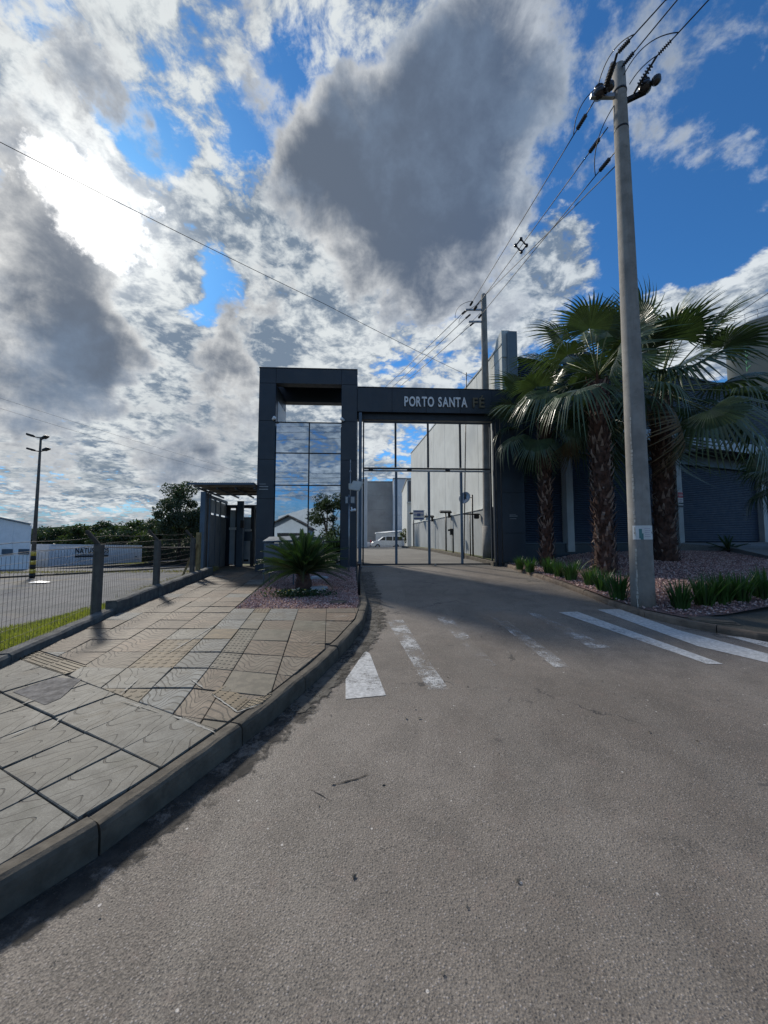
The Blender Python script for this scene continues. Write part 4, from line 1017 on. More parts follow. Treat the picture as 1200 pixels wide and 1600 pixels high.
# metal litter cabinet on legs
lc = empty('litter_cabinet', label='grey steel litter cabinet with sloping lid on thin legs, behind the cycad', cat='litter bin')
cx0, cx1, cy0, cy1 = -2.98, -2.22, 9.55, 10.05; zg = Sw(-2.6, 9.6)
for x in (cx0 + .015, cx1 - .015):
    for y in (cy0 + .015, cy1 - .015): b = MB(); b.box((x, y, zg + .50), (.03, .03, 1.12)); b.build('leg', M['slate'], lc)
b = MB(); b.add([(cx0 - .02, cy0 - .03, zg + 1.08), (cx1 + .02, cy0 - .03, zg + 1.11), (cx1 + .02, cy1 + .02, zg + 1.22), (cx0 - .02, cy1 + .02, zg + 1.19), (cx0 - .02, cy0 - .03, zg + 1.05), (cx1 + .02, cy0 - .03, zg + 1.08), (cx1 + .02, cy1 + .02, zg + 1.19), (cx0 - .02, cy1 + .02, zg + 1.16)], [(0, 1, 2, 3), (7, 6, 5, 4), (0, 4, 5, 1), (1, 5, 6, 2), (2, 6, 7, 3), (3, 7, 4, 0)]); b.build('lid', M['slate'], lc)
b = MB(); b.box(((cx0 + cx1) / 2, cy0, zg + .73), (cx1 - cx0 - .04, .012, .58)); b.build('front_panel', M['slate_panel'], lc)
for x in (cx0, cx1): b = MB(); b.box((x, (cy0 + cy1) / 2, zg + .73), (.012, cy1 - cy0 - .04, .58)); b.build('side_panel', M['slate_panel'], lc)
b = MB(); b.box(((cx0 + cx1) / 2, (cy0 + cy1) / 2, zg + .44), (cx1 - cx0, cy1 - cy0, .015)); b.build('bottom_panel', M['slate_panel'], lc)

# ================================================================== WAREHOUSE AND SHUTTERS
wh = empty('warehouse', label='big warehouse with grey plastered side wall and dark roller shutters behind the palms', cat='warehouse')
C0 = Vector((4.42, 13.95)); C1 = Vector((2.30, 32.4)); TOPZ = 8.85
PR = [Vector((7.07, 14.8)), Vector((13.07, 17.1)), Vector((19.1, 19.4)), Vector((25.1, 21.7))]
fd = (PR[1] - PR[0]).normalized(); FC = Vector((5.02, 14.01)); ZF = 1.46
def wallseg(name, a, c, z0, z1, th, m, parent=wh, out=0., bevel=.006):
    A, C = Vector(a), Vector(c); d = C - A; r = math.atan2(d.y, d.x); N = Vector((d.y, -d.x)).normalized(); mid = (A + C) / 2 + N * out
    b = MB(); b.box((mid.x, mid.y, (z0 + z1) / 2), (d.length, th, z1 - z0), Matrix.Rotation(r, 3, 'Z')); return b.build(name, m, parent, bevel=bevel)
dside = (C1 - C0).normalized(); npan = 7
for i in range(npan):
    a = C0.lerp(C1, i / npan + .0006); c = C0.lerp(C1, (i + 1) / npan - .0006)
    N = Vector((-dside.y, dside.x)) * -1
    wallseg('wall_panel', a + N * .1, c + N * .1, .3, TOPZ, .2, M['plaster'])
wallseg('coping', C0 + N * .1, C1 + N * .1, TOPZ + .002, TOPZ + .08, .26, M['plaster_low'])
b = MB(); st = [(0, 8.9), (0, 9.45), (.55, 9.45), (.75, 9.2), (.95, 8.95)]
pts = [(C0 + dside * s_, z) for s_, z in ((-.02, 8.4), (-.02, 9.42), (.42, 9.30), (.62, 8.98), (1.0, 8.95), (1.0, 8.4))]
vs = [(p.x - .01, p.y, z) for p, z in pts] + [(p.x + .285, p.y, z) for p, z in pts]; n = len(pts)
b.add(vs, [tuple(range(n)), tuple(reversed(range(n, 2 * n)))] + [(i, n + i, n + (i + 1) % n, (i + 1) % n) for i in range(n)]); b.build('stepped_parapet', M['plaster'], wh)
wallseg('corner_pillar', (4.60, 13.85), (4.93, 13.88), .5, 9.30, .22, M['slate_panel'])
wallseg('rear_wall', C1 + Vector((.1, .1)), C1 + Vector((20, 3)), .3, TOPZ, .2, M['plaster'])
# front: low wall, shutters, pilasters, corrugated upper wall
wallseg('base_wall', (4.95, 14.02), P2(PR[1] - fd * .2), .45, ZF - .04, .22, M['navy'])
wallseg('ledge', (4.95, 14.0), P2(PR[1] - fd * .2), ZF - .036, ZF, .30, M['slate_panel'])
lines = [FC] + PR
SHH = 4.95
for i in range(len(lines) - 1):
    a = lines[i] + fd * (.22 if i else .05); c = lines[i + 1] - fd * .22; L = (c - a).length
    N = Vector((fd.y, -fd.x)); b = MB(); nz = int((SHH - ZF) / .085)
    for k in range(nz):
        z0 = ZF + k * .085
        for (oa, za, ob, zb_) in ((0, z0, .022, z0 + .03), (.022, z0 + .03, .022, z0 + .055), (.022, z0 + .055, 0, z0 + .085)):
            p0 = a + N * (oa - .05); p1 = c + N * (oa - .05); q0 = a + N * (ob - .05); q1 = c + N * (ob - .05)
            b.add([(p0.x, p0.y, za), (p1.x, p1.y, za), (q1.x, q1.y, zb_), (q0.x, q0.y, zb_)], [(0, 1, 2, 3)])
    sh = b.build('roller_shutter', M['shutter'], wh)
    wallseg('shutter_box', P2(a), P2(c), SHH, SHH + .45, .35, M['navy'], out=.0)
for p in PR: wallseg('pilaster', P2(p - fd * .17), P2(p + fd * .17), ZF - .35, 5.9, .30, M['pilaster'], out=.02)
# curved awnings over each bay
for i in range(3):
    a = PR[i] + fd * .3; c = PR[i + 1] - fd * .3; N = Vector((fd.y, -fd.x)); b = MB(); n = 8; ring = []
    for k in range(n + 1):
        t = (math.pi / 2) * k / n; ring.append((1.0 * math.sin(t) + .2, 5.45 + .75 * math.cos(t)))
    vs = [];
    for o_, z in ring: p = a + N * o_; vs.append((p.x, p.y, z))
    for o_, z in ring: p = c + N * o_; vs.append((p.x, p.y, z))
    b.add(vs, [(k, k + 1, n + 1 + k + 1, n + 1 + k) for k in range(n)], 0, True)
    for s_ in (0, n + 1):
        q = a if s_ == 0 else c; p = q + N * .2; b.add(vs[s_:s_ + n + 1] + [(p.x, p.y, 5.45)], [tuple(range(n + 2))])
    b.build('curved_awning', M['pilaster'], wh)
N = Vector((fd.y, -fd.x)); dzz = .08
for a, c, top in ((lines[0], PR[0] - fd * .004, 8.35), (PR[0] + fd * .004, PR[3], 9.13)):
    b = MB()
    for k in range(int((top - 5.45) / dzz)):
        z0 = 5.45 + k * dzz
        for (oa, za, ob, zb_) in ((0, z0, .03, z0 + dzz * .4), (.03, z0 + dzz * .4, .03, z0 + dzz * .75), (.03, z0 + dzz * .75, 0, z0 + dzz)):
            p0 = a + N * oa; p1 = c + N * oa; q0 = a + N * ob; q1 = c + N * ob
            b.add([(p0.x, p0.y, za), (p1.x, p1.y, za), (q1.x, q1.y, zb_), (q0.x, q0.y, zb_)], [(0, 1, 2, 3)])
    b.build('corrugated_wall', M['navy'], wh); wallseg('parapet_cap', P2(a), P2(c), top - .03, top + .06, .2, M['navy_dark'])
wallseg('end_wall', P2(PR[3]), P2(PR[3] + Vector((-4, 14))), .3, 9.3, .2, M['navy'])
# roof so that the sun does not shine into the shell
b = MB(); b.add([(4.7, 14.2, 8.2), (25, 21.7, 8.2), (21, 35.6, 8.2), (2.5, 32.4, 8.2)], [(0, 1, 2, 3)]); b.build('roof', M['roof_tin'], wh)
# low wall in front of the side wall, with cap
lw = empty('boundary_wall', label='lower grey plaster wall with a thin cap along the warehouse side inside the gate', cat='wall')
Ns = Vector((dside.y, -dside.x)) * -1     # towards the drive
if Ns.x > 0: Ns = -Ns
for i in range(6):
    a = C0.lerp(C1, .05 + i * .145 + .001) + Ns * .10; c = C0.lerp(C1, .05 + (i + 1) * .145 - .001) + Ns * .10
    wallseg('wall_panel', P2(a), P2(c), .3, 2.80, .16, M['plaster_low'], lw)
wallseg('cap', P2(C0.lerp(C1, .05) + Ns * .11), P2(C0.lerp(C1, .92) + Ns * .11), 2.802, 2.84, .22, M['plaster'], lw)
kb = tag(empty('inner_kerb'), kind='structure')
ik = [(C0.x - .55, 13.2), (C0.lerp(C1, .5).x - .62, C0.lerp(C1, .5).y), (C1.x - .75, 31)]
kerb_run(kb, ik, -1, .14, lambda x, y: Rd(x, y) + .14, Rd, M['kerb'], stone=1.0, sub=3)
stp = [(C0.x - .42, 13.2), (C0.x + .1, 13.2), (C1.x + .1, 31), (C1.x - .62, 31)]
poly_sheet('kerb_fill', stp, lambda x, y: Rd(x, y) + .13, M['soil'], 0, kind='structure', step=1.)
# sign on pilaster
N = Vector((fd.y, -fd.x)); rs = empty('rental_sign', label='red and white rental sign fixed on the grey pilaster behind the third palm', cat='sign')
def sgn(u0, u1, z0, z1, m, o=.185, name='print', parent=rs, base=None):
    base = base or PR[1]; a = base + fd * u0 + N * o; c = base + fd * u1 + N * o; b = MB(); m_ = (a + c) / 2
    b.box((m_.x, m_.y, (z0 + z1) / 2), ((c - a).length, .008, z1 - z0), Matrix.Rotation(math.atan2(fd.y, fd.x), 3, 'Z')); return b.build(name, m, parent)
sgn(-.17, .17, 2.98, 3.68, M['paper'], .18, 'board'); sgn(-.16, .16, 3.42, 3.66, M['red'], .188)
a = PR[1] - fd * .14 + N * .193; c = PR[1] + fd * .14 + N * .193
word('ALUGA', (a.x, a.y, 3.49), (c.x, c.y, 3.49), (0, 0, 1), (N.x, N.y, 0), .10, M['paper'], rs, .002, .02, .2, .4)
sgn(-.13, .13, 3.31, 3.35, M['faint'], .188); sgn(-.13, .10, 3.24, 3.27, M['faint'], .188); sgn(-.16, .16, 3.13, 3.20, M['ink'], .188); sgn(-.16, .16, 2.99, 3.08, M['ink'], .188)
# concrete apron ramp on the right
ap = [(12.5, 16.5), (13.6, 15.4), (12.1, 12.0), (26, 12.0), (26, 21.6), (24.5, 21.3), P2(PR[1] + N * .17)]
def ApZ(x, y): return interp(y, [(11.9, 1.03), (15.4, 1.32), (17, ZF - .02)])
b = MB(); b.prism(ap, .3, [ApZ(*p) for p in ap]); b.build('loading_apron', M['apron'])
tag(bpy.data.objects['loading_apron'], kind='structure')
# silo
so = empty('silo', label='tall pale cylindrical silo with rooftop railing, beyond the warehouse at the right edge', cat='silo')
sx, sy, srr, sz = 45.3, 44.0, 3.6, 26.4; b = MB(); b.lathe([(srr, -1), (srr, sz), (srr + .12, sz + .02), (srr + .12, sz + .16), (srr - .6, sz + .5), (.3, sz + 1.0)], (sx, sy, 0), 48); b.build('tank', M['silo'], so)
for q in (0, 1):
    b = MB(); b.tube([(sx + srr * math.cos(t), sy + srr * math.sin(t), sz + .65 + .55 * q) for t in lin(0, 2 * math.pi, 41)], .035, 5, cap=False); b.build('rail', M['steel'], so)
for k in range(20):
    t = 2 * math.pi * k / 20; b = MB(); b.tube([(sx + srr * math.cos(t), sy + srr * math.sin(t), sz + .1), (sx + srr * math.cos(t), sy + srr * math.sin(t), sz + 1.2)], .03, 5); b.build('rail_post', M['steel'], so)
for k in range(5):
    t = R_(196); z = 24.0 - k * .72; c = Vector((sx + (srr + .03) * math.cos(t), sy + (srr + .03) * math.sin(t), z)); tg = Vector((-math.sin(t), math.cos(t), 0))
    b = MB(); Mx = Matrix((( tg.x, math.cos(t), 0), (tg.y, math.sin(t), 0), (0, 0, 1)))
    b.box(c, (.10, .03, .55), Mx); b.box(c + tg * .2 + Vector((0, 0, .15)), (.45, .03, .1), Mx @ Matrix.Rotation(R_(35 if k % 2 else -35), 3, 'Y')); b.build('painted_mark', M['green_paint'], so)

# ================================================================== INSIDE THE COURT
def wpt(px, row=None, off=.2):
    """point on the inner side wall line seen in column px"""
    d = ray(px, 850); d2 = Vector((d.x, d.y)); A = C0 + Ns * off; t = (A.x * dside.y - A.y * dside.x) / (d2.x * dside.y - d2.y * dside.x); return d2 * t
def zat(px, row, p): d = ray(px, row); return EYE + d.z * p.y / d.y
# notice board
p = wpt(654.5, off=.48); z1, z0 = zat(654, 797, p), zat(654, 812.5, p); nb = empty('notice_board', label='blue and white notice board on the low wall inside the gate', cat='notice board')
def nbox(name, u0, u1, za, zb_, o, m):
    b = MB(); b.box((p.x + (u0 + u1) / 2, p.y - o, (za + zb_) / 2), (u1 - u0, .02, zb_ - za)); return b.build(name, m, nb)
hh = z1 - z0; hw = .40; nbox('board', -hw, hw, z0, z1, 0, M['paper']); nbox('print', -hw * .85, hw * .85, z0 + hh * .80, z0 + hh * .94, .015, M['blueprint']); nbox('print', -hw * .85, hw * .85, z0 + hh * .06, z0 + hh * .22, .015, M['blueprint'])
nbox('print', -hw * .85, hw * .85, z0 + hh * .46, z0 + hh * .56, .015, M['blueprint']); nbox('print', -hw * .3, hw * .3, z0 + hh * .38, z0 + hh * .64, .026, M['blueprint']); nbox('print', -hw * .85, hw * .85, z0 + hh * .66, z0 + hh * .74, .015, M['faint'])
b = MB(); b.bar((p.x, p.y + .02, z0 + .2), (p.x + .5, p.y + .3, z0 + .2), .04); b.build('bracket', M['black'], nb)
for px, rt, lbl in ((646.5, 803, 'far garden lamp post against the inner wall, left of the notice board'), (671, 808, 'middle garden lamp post against the inner wall, behind a gate upright'), (697, 801, 'near garden lamp post with flat lamp head against the inner wall')):
    p = wpt(px, off=.45); zt_ = zat(px, rt, p); lpz = Rd(p.x, p.y) + .1; o = empty('garden_lamp', label=lbl, cat='lamp post', group='garden lamps along the inner wall')
    b = MB(); b.tube([(p.x, p.y, lpz - .1), (p.x, p.y, zt_)], .04, 8); b.build('post', M['black'], o)
    b = MB(); m_ = Matrix.Rotation(R_(15), 3, 'X'); b.box((p.x - .02, p.y - .05, zt_ + .04), (.62, .34, .09), m_); b.build('lamp_head', M['black'], o, bevel=.02); b = MB(); b.box((p.x + .18, p.y + .02, zt_ - .12), (.12, .22, .3)); b.build('ballast_box', M['black'], o, bevel=.02)
p = wpt(708, off=.6); z_ = Rd(p.x, p.y); o = empty('signal_post', label='short black signal light on a thin post inside the gate', cat='signal light'); zt_ = zat(708, 829, p)
b = MB(); b.tube([(p.x, p.y, z_), (p.x, p.y, zt_)], .035, 8); b.build('post', M['black'], o); b = MB(); b.box((p.x - .06, p.y, zt_ - .06), (.16, .14, .30)); b.lathe([(.05, 0), (.05, .1)], (p.x - .14, p.y, zt_ + .02), 8, 0, Matrix.Rotation(R_(-90), 3, 'Y')); b.build('lamp_housing', M['black'], o, bevel=.01)
o = empty('dish_mast', label='pair of thin masts carrying a grey dish antenna, right side inside the gate', cat='antenna')
p = wpt(739, off=.5); zt_ = zat(739, 773, p); z_ = Rd(p.x, p.y); b = MB(); b.tube([(p.x, p.y, z_), (p.x, p.y, zt_)], .035, 8); b.build('mast', M['black'], o)
q = p + Vector((-.12, -.05)); b = MB(); b.tube([(q.x, q.y, z_), (q.x, q.y, zt_ - .75)], .025, 8); b.build('mast', M['black'], o)
q2 = p + Vector((-.33, 0)); b = MB(); b.tube([(q2.x - .05, q2.y, z_), (q2.x + .12, q2.y - .2, 8.6)], .022, 8); b.build('conduit', M['black'], o)
b = MB(); m_ = Matrix.Rotation(R_(-40), 3, 'Z') @ Matrix.Rotation(R_(75), 3, 'X'); b.lathe([(.01, -.06), (.12, -.05), (.20, -.01), (.26, .05), (.25, .055), (.12, -.02), (.01, -.035)], (p.x - .32, p.y - .1, zt_ - .15), 20, 0, m_); b.build('dish', M['steel'], o)
b = MB(); b.tube([(p.x, p.y, zt_ - .12), (p.x - .3, p.y - .1, zt_ - .15)], .014, 6); b.tube([(p.x - .45, p.y - .15, zt_ - .82), (p.x + .3, p.y, zt_ - .82)], .03, 6); b.build('cross_arm', M['black'], o)
b = MB(); b.box((p.x + .16, p.y - .02, zt_ - .9), (.20, .16, .22)); b.build('horn_speaker', M['black'], o, bevel=.03)

# buildings at the back of the court
def bld(name, x0, x1, y0, y1, z0, z1, m, label, win=(), lines=0, cat='building', roof=M['precast']):
    o = empty(name, label=label, cat=cat); n = max(1, lines)
    for k in range(n):
        a = z0 + (z1 - z0) * k / n; c = z0 + (z1 - z0) * (k + 1) / n - .04
        b = MB(); b.box(((x0 + x1) / 2, (y0 + y1) / 2, (a + c) / 2), (x1 - x0, y1 - y0, c - a)); b.build('wall_course' if lines else 'wall', m, o, bevel=.02)
    if lines: b = MB(); b.box(((x0 + x1) / 2, (y0 + y1) / 2, (z0 + z1) / 2 - .03), (x1 - x0 - .06, y1 - y0 - .06, z1 - z0 - .05)); b.build('core_wall', M['plaster_low'], o)
    b = MB(); b.box(((x0 + x1) / 2, (y0 + y1) / 2, z1 + .06), (x1 - x0 + .15, y1 - y0 + .15, .12)); b.build('coping', roof, o)
    for (wx0, wx1, wz0, wz1) in win:
        b = MB(); b.box(((wx0 + wx1) / 2, y0 + .03, (wz0 + wz1) / 2), (wx1 - wx0, .12, wz1 - wz0)); f = b.build('window', M['slate'], o)
        for k in (0, 1):
            w_ = (wx1 - wx0) / 2; b = MB(); b.box((wx0 + w_ * (k + .5), y0 - .04, (wz0 + wz1) / 2), (w_ - .14, .03, wz1 - wz0 - .16)); b.build('pane', M['pane'], f)
        b = MB(); b.box(((wx0 + wx1) / 2, y0 - .06, wz0 - .1), (wx1 - wx0 + .3, .22, .14)); b.build('sill', M['plaster'], f)
    return o
Y1 = 62; A = at_y(574, 753, Y1); B_ = at_y(614.5, 753, Y1)
bld('precast_hall', A.x, B_.x, Y1, Y1 + 14, -.3, A.z, M['precast'], 'grey precast concrete hall closing the view at the back of the court', lines=5)
Y2 = 58; A = at_y(614.5, 748, Y2); B_ = at_y(680, 748, Y2)
bld('pale_hall', A.x, B_.x, Y2, Y2 + 14, -.3, A.z, M['precast_blue'], 'pale blue-grey hall with a tall blank wall beside the grey precast hall', lines=4)
Y3 = 42; A = at_y(636, 749, Y3); B_ = at_y(690, 749, Y3); wa, wb_ = at_y(637.5, 751, Y3), at_y(651, 784, Y3)
bld('side_building', A.x, B_.x, Y3, Y3 + 12, 0, A.z, M['plaster'], 'light plastered building with a large dark window just beyond the side wall', win=[(wa.x, wb_.x + .6, wb_.z, wa.z)])
Y4 = 34; A = at_y(570, 746, Y4); B_ = at_y(574, 746, Y4)
o = empty('white_column', label='tall pale column seen along the left edge of the gate opening', cat='column'); b = MB(); b.box(((A.x + B_.x) / 2, Y4, A.z / 2), (B_.x - A.x, .3, A.z)); b.build('shaft', M['white_wall'], o); b = MB(); b.box(((A.x + B_.x) / 2 - 3.1, Y4 + 1, A.z / 2), (6, .3, A.z)); b.build('return_wall', M['white_wall'], o)
Y5 = 55; A = at_y(587, 832, Y5); B_ = at_y(628, 829, Y5)
o = empty('white_annex', label='low white annex behind the parked van', cat='annex'); b = MB(); b.box(((A.x + B_.x) / 2, Y5 + 1.2, 1.2), (B_.x - A.x, 2.4, 2.6)); b.build('wall', M['white_wall'], o)
b = MB(); b.add([(A.x - .1, Y5 - .1, 2.35), (B_.x + .2, Y5 - .1, 2.75), (B_.x + .2, Y5 + 2.5, 2.95), (A.x - .1, Y5 + 2.5, 2.55)], [(0, 1, 2, 3)]); b.build('roof', M['white'], o)
b = MB(); b.box((B_.x + .15, Y5 - .1, 1.1), (.35, .35, 3.3)); b.build('column', M['white'], o)

def car(name, loc, rz, label, cat, prof, glassp, L, W, Hh, paint, wheels=(.85, 3.3), wr_=.31):
    o = empty(name, loc, rz, label, cat)
    def ext(poly, w0, w1, m, nm, bev=.03, inset_top=None):
        b = MB(); n = len(poly)
        def wid(z): return W / 2 * (1 - .16 * max(0, (z - .95) / (Hh - .95)))
        vs = [(x, -(w0 if w0 else wid(z)), z) for x, z in poly] + [(x, (w1 if w1 else wid(z)), z) for x, z in poly]
        b.add(vs, [tuple(range(n)), tuple(reversed(range(n, 2 * n)))] + [(i, n + i, n + (i + 1) % n, (i + 1) % n) for i in range(n)]); return b.build(nm, m, o, bevel=bev, seg=2)
    ext(prof, None, None, paint, 'body', .05)
    for gpoly in glassp:
        for s in (-1, 1):
            b = MB(); n = len(gpoly); y = lambda z: s * (W / 2 * (1 - .16 * max(0, (z - .95) / (Hh - .95))) + .006)
            b.add([(x, y(z), z) for x, z in gpoly], [tuple(range(n))] if s < 0 else [tuple(reversed(range(n)))]); b.build('side_window', M['carglass'], o)
    for x in wheels:
        for s in (-1, 1):
            b = MB(); b.lathe([(wr_ * .6, -.1), (wr_ * .97, -.1), (wr_, -.06), (wr_, .06), (wr_ * .97, .1), (wr_ * .6, .1)], (x, s * (W / 2 - .08), wr_), 20, 0, Matrix.Rotation(R_(90), 3, 'X')); wlo = b.build('wheel', M['tyre'], o)
            b = MB(); b.lathe([(.02, -.115), (wr_ * .6, -.105), (wr_ * .6, .105), (.02, .115)], (x, s * (W / 2 - .08), wr_), 14, 0, Matrix.Rotation(R_(90), 3, 'X')); b.build('rim', M['steel'], wlo)
    for s in (-1, 1):
        b = MB(); b.box((.10, s * W * .36, .72), (.12, .32, .16)); b.build('headlight', M['steel'], o, bevel=.03); b = MB(); b.box((L - .06, s * W * .42, 1.0), (.08, .16, .42)); b.build('tail_light', M['red'], o, bevel=.02)
        b = MB(); b.box((1.35, s * (W / 2 + .10), 1.05), (.12, .16, .14)); b.build('mirror', paint, o, bevel=.03)
    b = MB(); b.box((.02, 0, .42), (.10, W * .9, .24)); b.build('bumper', M['black'], o, bevel=.03)
    return o
Yv = 50.5; pv = at_y(579.5, 858, Yv)
van = car('parked_van', (pv.x, Yv, Rd(0, Yv) + .01), R_(4), 'white people carrier with dark rear side glass parked in the court beyond the gate', 'van',
    [(0, .35), (.02, .75), (.25, .92), (.95, 1.08), (1.55, 1.56), (2.0, 1.66), (3.9, 1.66), (4.25, 1.5), (4.35, .95), (4.33, .35)],
    [[(1.10, 1.10), (1.62, 1.50), (1.85, 1.56), (1.85, 1.10)], [(1.95, 1.08), (1.95, 1.57), (2.75, 1.58), (2.75, 1.08)], [(2.85, 1.08), (2.85, 1.58), (4.0, 1.55), (4.15, 1.08)]], 4.35, 1.75, 1.66, M['carpaint'])
pv = at_y(566, 858, 51)
car('parked_car', (pv.x - 3.1 + 0.2, 52.0, Rd(0, 52) + .01), R_(0), 'white hatchback mostly hidden behind the left jamb of the gate', 'car',
    [(0, .3), (.02, .6), (.2, .78), (.5, .95), (1.0, 1.36), (1.7, 1.46), (2.6, 1.40), (3.2, .98), (4.0, .82), (4.05, .3)],
    [[(.75, .95), (1.1, 1.3), (1.75, 1.38), (1.75, .95)], [(1.85, .95), (1.85, 1.38), (2.5, 1.32), (2.95, .95)]], 4.05, 1.7, 1.46, M['carpaint'], wheels=(.75, 3.25), wr_=.29)
# shrub against the side building
def leaf_cloud(n, gen, size, m, name='crown', parent=None, flat=.0, kind=None):
    P = np.array([gen() for _ in range(n)]); a = rng.normal(size=(n, 3)); a /= np.linalg.norm(a, axis=1)[:, None]
    b = np.cross(a, rng.normal(size=(n, 3))); b /= np.linalg.norm(b, axis=1)[:, None]; s = (size * rng.uniform(.55, 1.3, n))[:, None]
    Vv = np.stack([P - a * s, P + b * s * .42, P + a * s, P - b * s * .42], 1).reshape(-1, 3)
    F = np.arange(n)[:, None] * 4 + np.array([[0, 1, 2, 3]])
    o = link(name, np_mesh(name, Vv, F, m), parent)
    if kind: o['kind'] = kind
    return o
def tree(name, x, y, z, H, Rr, label, m, group=None, n=3000, clumps=26, leaf=.16, trunk=.16, tall=.35, seed=1, cat='tree', limbs=6):
    r = random.Random(seed); o = empty(name, (0, 0, 0), 0, label, cat, group)
    cs = []
    for k in range(clumps):
        t = r.uniform(0, 6.283); q = r.random() ** .5; zz = z + H * (tall + (1 - tall) * r.random() ** .8)
        env = math.sin(math.pi * min(1, max(.12, (zz - z - H * tall * .7) / (H * (1.04 - tall * .7))))) ** .6
        cs.append((x + Rr * .85 * q * env * math.cos(t), y + Rr * .85 * q * env * math.sin(t), zz - .08 * H, Rr * r.uniform(.18, .40)))
    def gen():
        c = cs[int(rng.integers(len(cs)))]; d = rng.normal(size=3); d /= np.linalg.norm(d); rr = c[3] * rng.random() ** .35
        return (c[0] + d[0] * rr, c[1] + d[1] * rr, c[2] + d[2] * rr * .75)
    leaf_cloud(n, gen, leaf, m, 'crown', o)
    b = MB(); b.tube([(x, y, z - .2), (x + .05 * trunk, y, z + H * tall * .5), (x + r.uniform(-.3, .3) * trunk * 3, y, z + H * tall * 1.1), (x, y, z + H * .75)], [trunk * 1.25, trunk, trunk * .8, trunk * .25], 9)
    for k in range(limbs):
        c = cs[k]; z0_ = z + H * tall * r.uniform(.7, 1.3); b.tube([(x, y, z0_), ((x + c[0]) / 2, (y + c[1]) / 2, (z0_ + c[2]) / 2 + .1 * H), c[:3]], [trunk * .5, trunk * .3, trunk * .1], 6)
    b.build('trunk', M['bark'], o); return o
p = at_y(632, 860, 45); tree('small_tree', p.x, 44, Rd(0, 44) - .1, 2.4, .8, 'small thin tree at the foot of the pale hall beyond the gate', M['leaf'], n=700, leaf=.10, trunk=.05, seed=4)

# ================================================================== YARD ON THE LEFT
lm = empty('lamp_mast', label='tall floodlight mast with black and yellow base, standing in the yard', cat='lamp mast')
pm = on(50, 903, Yd); pt = at_y(60, 683, pm.y); b = MB(); b.tube([(pm.x, pm.y, pm.z - .1), (pm.x, pm.y, (pm.z + pt.z) / 2), (pm.x, pm.y, pt.z)], [.12, .08, .05], 12); b.build('mast', M['post'], lm)
for k in range(6):
    b = MB(); b.lathe([(.138 - .003 * k, 0), (.138 - .003 * k, .22)], (pm.x, pm.y, pm.z + .02 + .23 * k), 12); b.build('painted_band', M['yellow'] if k % 2 else M['black'], lm)
for k, (a, dz_) in enumerate(((150, .0), (20, -.1), (200, -.75), (-10, -.75))):
    d = Vector((math.cos(R_(a)), -.35 * math.sin(R_(a)) - .3, 0)).normalized(); c = Vector((pm.x, pm.y, pt.z + dz_)) + d * .42
    b = MB(); b.tube([(pm.x, pm.y, pt.z + dz_ - .05), c], .03, 6); b.build('arm', M['black'], lm)
    b = MB(); b.box(c + d * .02 + Vector((0, 0, .05)), (.34, .24, .10), Matrix.Rotation(math.atan2(d.y, d.x), 3, 'Z') @ Matrix.Rotation(R_(-14), 3, 'Y')); b.build('floodlight', M['black'], lm, bevel=.02)
# container
ct = empty('shipping_container', label='long white corrugated shipping container with black lettering in the yard', cat='container')
PA = on(75, 886, Yd); PB = on(221, 879, Yd); PA = Vector((PA.x, PA.y)); PB = Vector((PB.x, PB.y)); ud = (PB - PA).normalized(); LB = (PB - PA).length; vd = Vector((-ud.y, ud.x))
zA, zB = Yd(*PA), Yd(*PB); HA = at_y(75, 853.5, PA.y).z - zA; HB = at_y(221, 849.5, PB.y).z - zB; HC = (HA + HB) / 2
def cz(u): return zA + (zB - zA) * u / LB
def cpt(u, v_, z): q = PA + ud * u + vd * v_; return (q.x, q.y, cz(u) + z)
b = MB(); nk = 60; ring = []
for i in range(nk):
    u0 = .15 + (LB - .3) * i / nk; du = (LB - .3) / nk
    for (a, va, c, vc) in ((0, .02, .3, .02), (.3, .02, .45, .075), (.45, .075, .85, .075), (.85, .075, 1, .02)):
        b.add([cpt(u0 + du * a, va, .15), cpt(u0 + du * c, vc, .15), cpt(u0 + du * c, vc, HC - .12), cpt(u0 + du * a, va, HC - .12)], [(0, 1, 2, 3)])
b.build('corrugated_side', M['white'], ct)
def cbox(nm, u0, u1, v0, v1, z0, z1, m):
    vs = [cpt(u, v_, z) for z in (z0, z1) for v_ in (v0, v1) for u in (u0, u1)]; b = MB(); b.add(vs, [(0, 2, 3, 1), (4, 5, 7, 6), (0, 1, 5, 4), (2, 6, 7, 3), (0, 4, 6, 2), (1, 3, 7, 5)]); return b.build(nm, m, ct)
cbox('body', .1, LB - .1, .09, 2.4, .10, HC - .06, M['white']); cbox('top_rail', 0, LB, 0, 2.44, HC - .12, HC, M['white']); cbox('bottom_rail', 0, LB, 0, 2.44, 0.02, .15, M['white'])
for u in (0, LB - .15): cbox('corner_post', u, u + .15, 0, 2.44, .151, HC - .121, M['white'])
for z in (.75, 1.9): cbox('small_marking', LB - 1.15, LB - .85, .005, .012, z, z + .10, M['ink'])
def cu(px): d = ray(px, 865); d2 = Vector((d.x, d.y)); t = (PA.x * ud.y - PA.y * ud.x) / (d2.x * ud.y - d2.y * ud.x); return (d2 * t - PA).dot(ud)
ua, ub = cu(117.5), cu(169.5)
word('NATUSOMOS', cpt(ua, -.01, HC * .60), cpt(ub, -.01, HC * .60), (0, 0, 1), (-vd.x, -vd.y, 0), HC * .235, M['ink'], ct, .004, .022, .16, .4)
cbox('lettering_bar', ua, ub, -.012, .0, HC * .40, HC * .48, M['ink']); cbox('lettering_bar', ua, ub, -.012, .0, HC * .525, HC * .545, M['ink'])
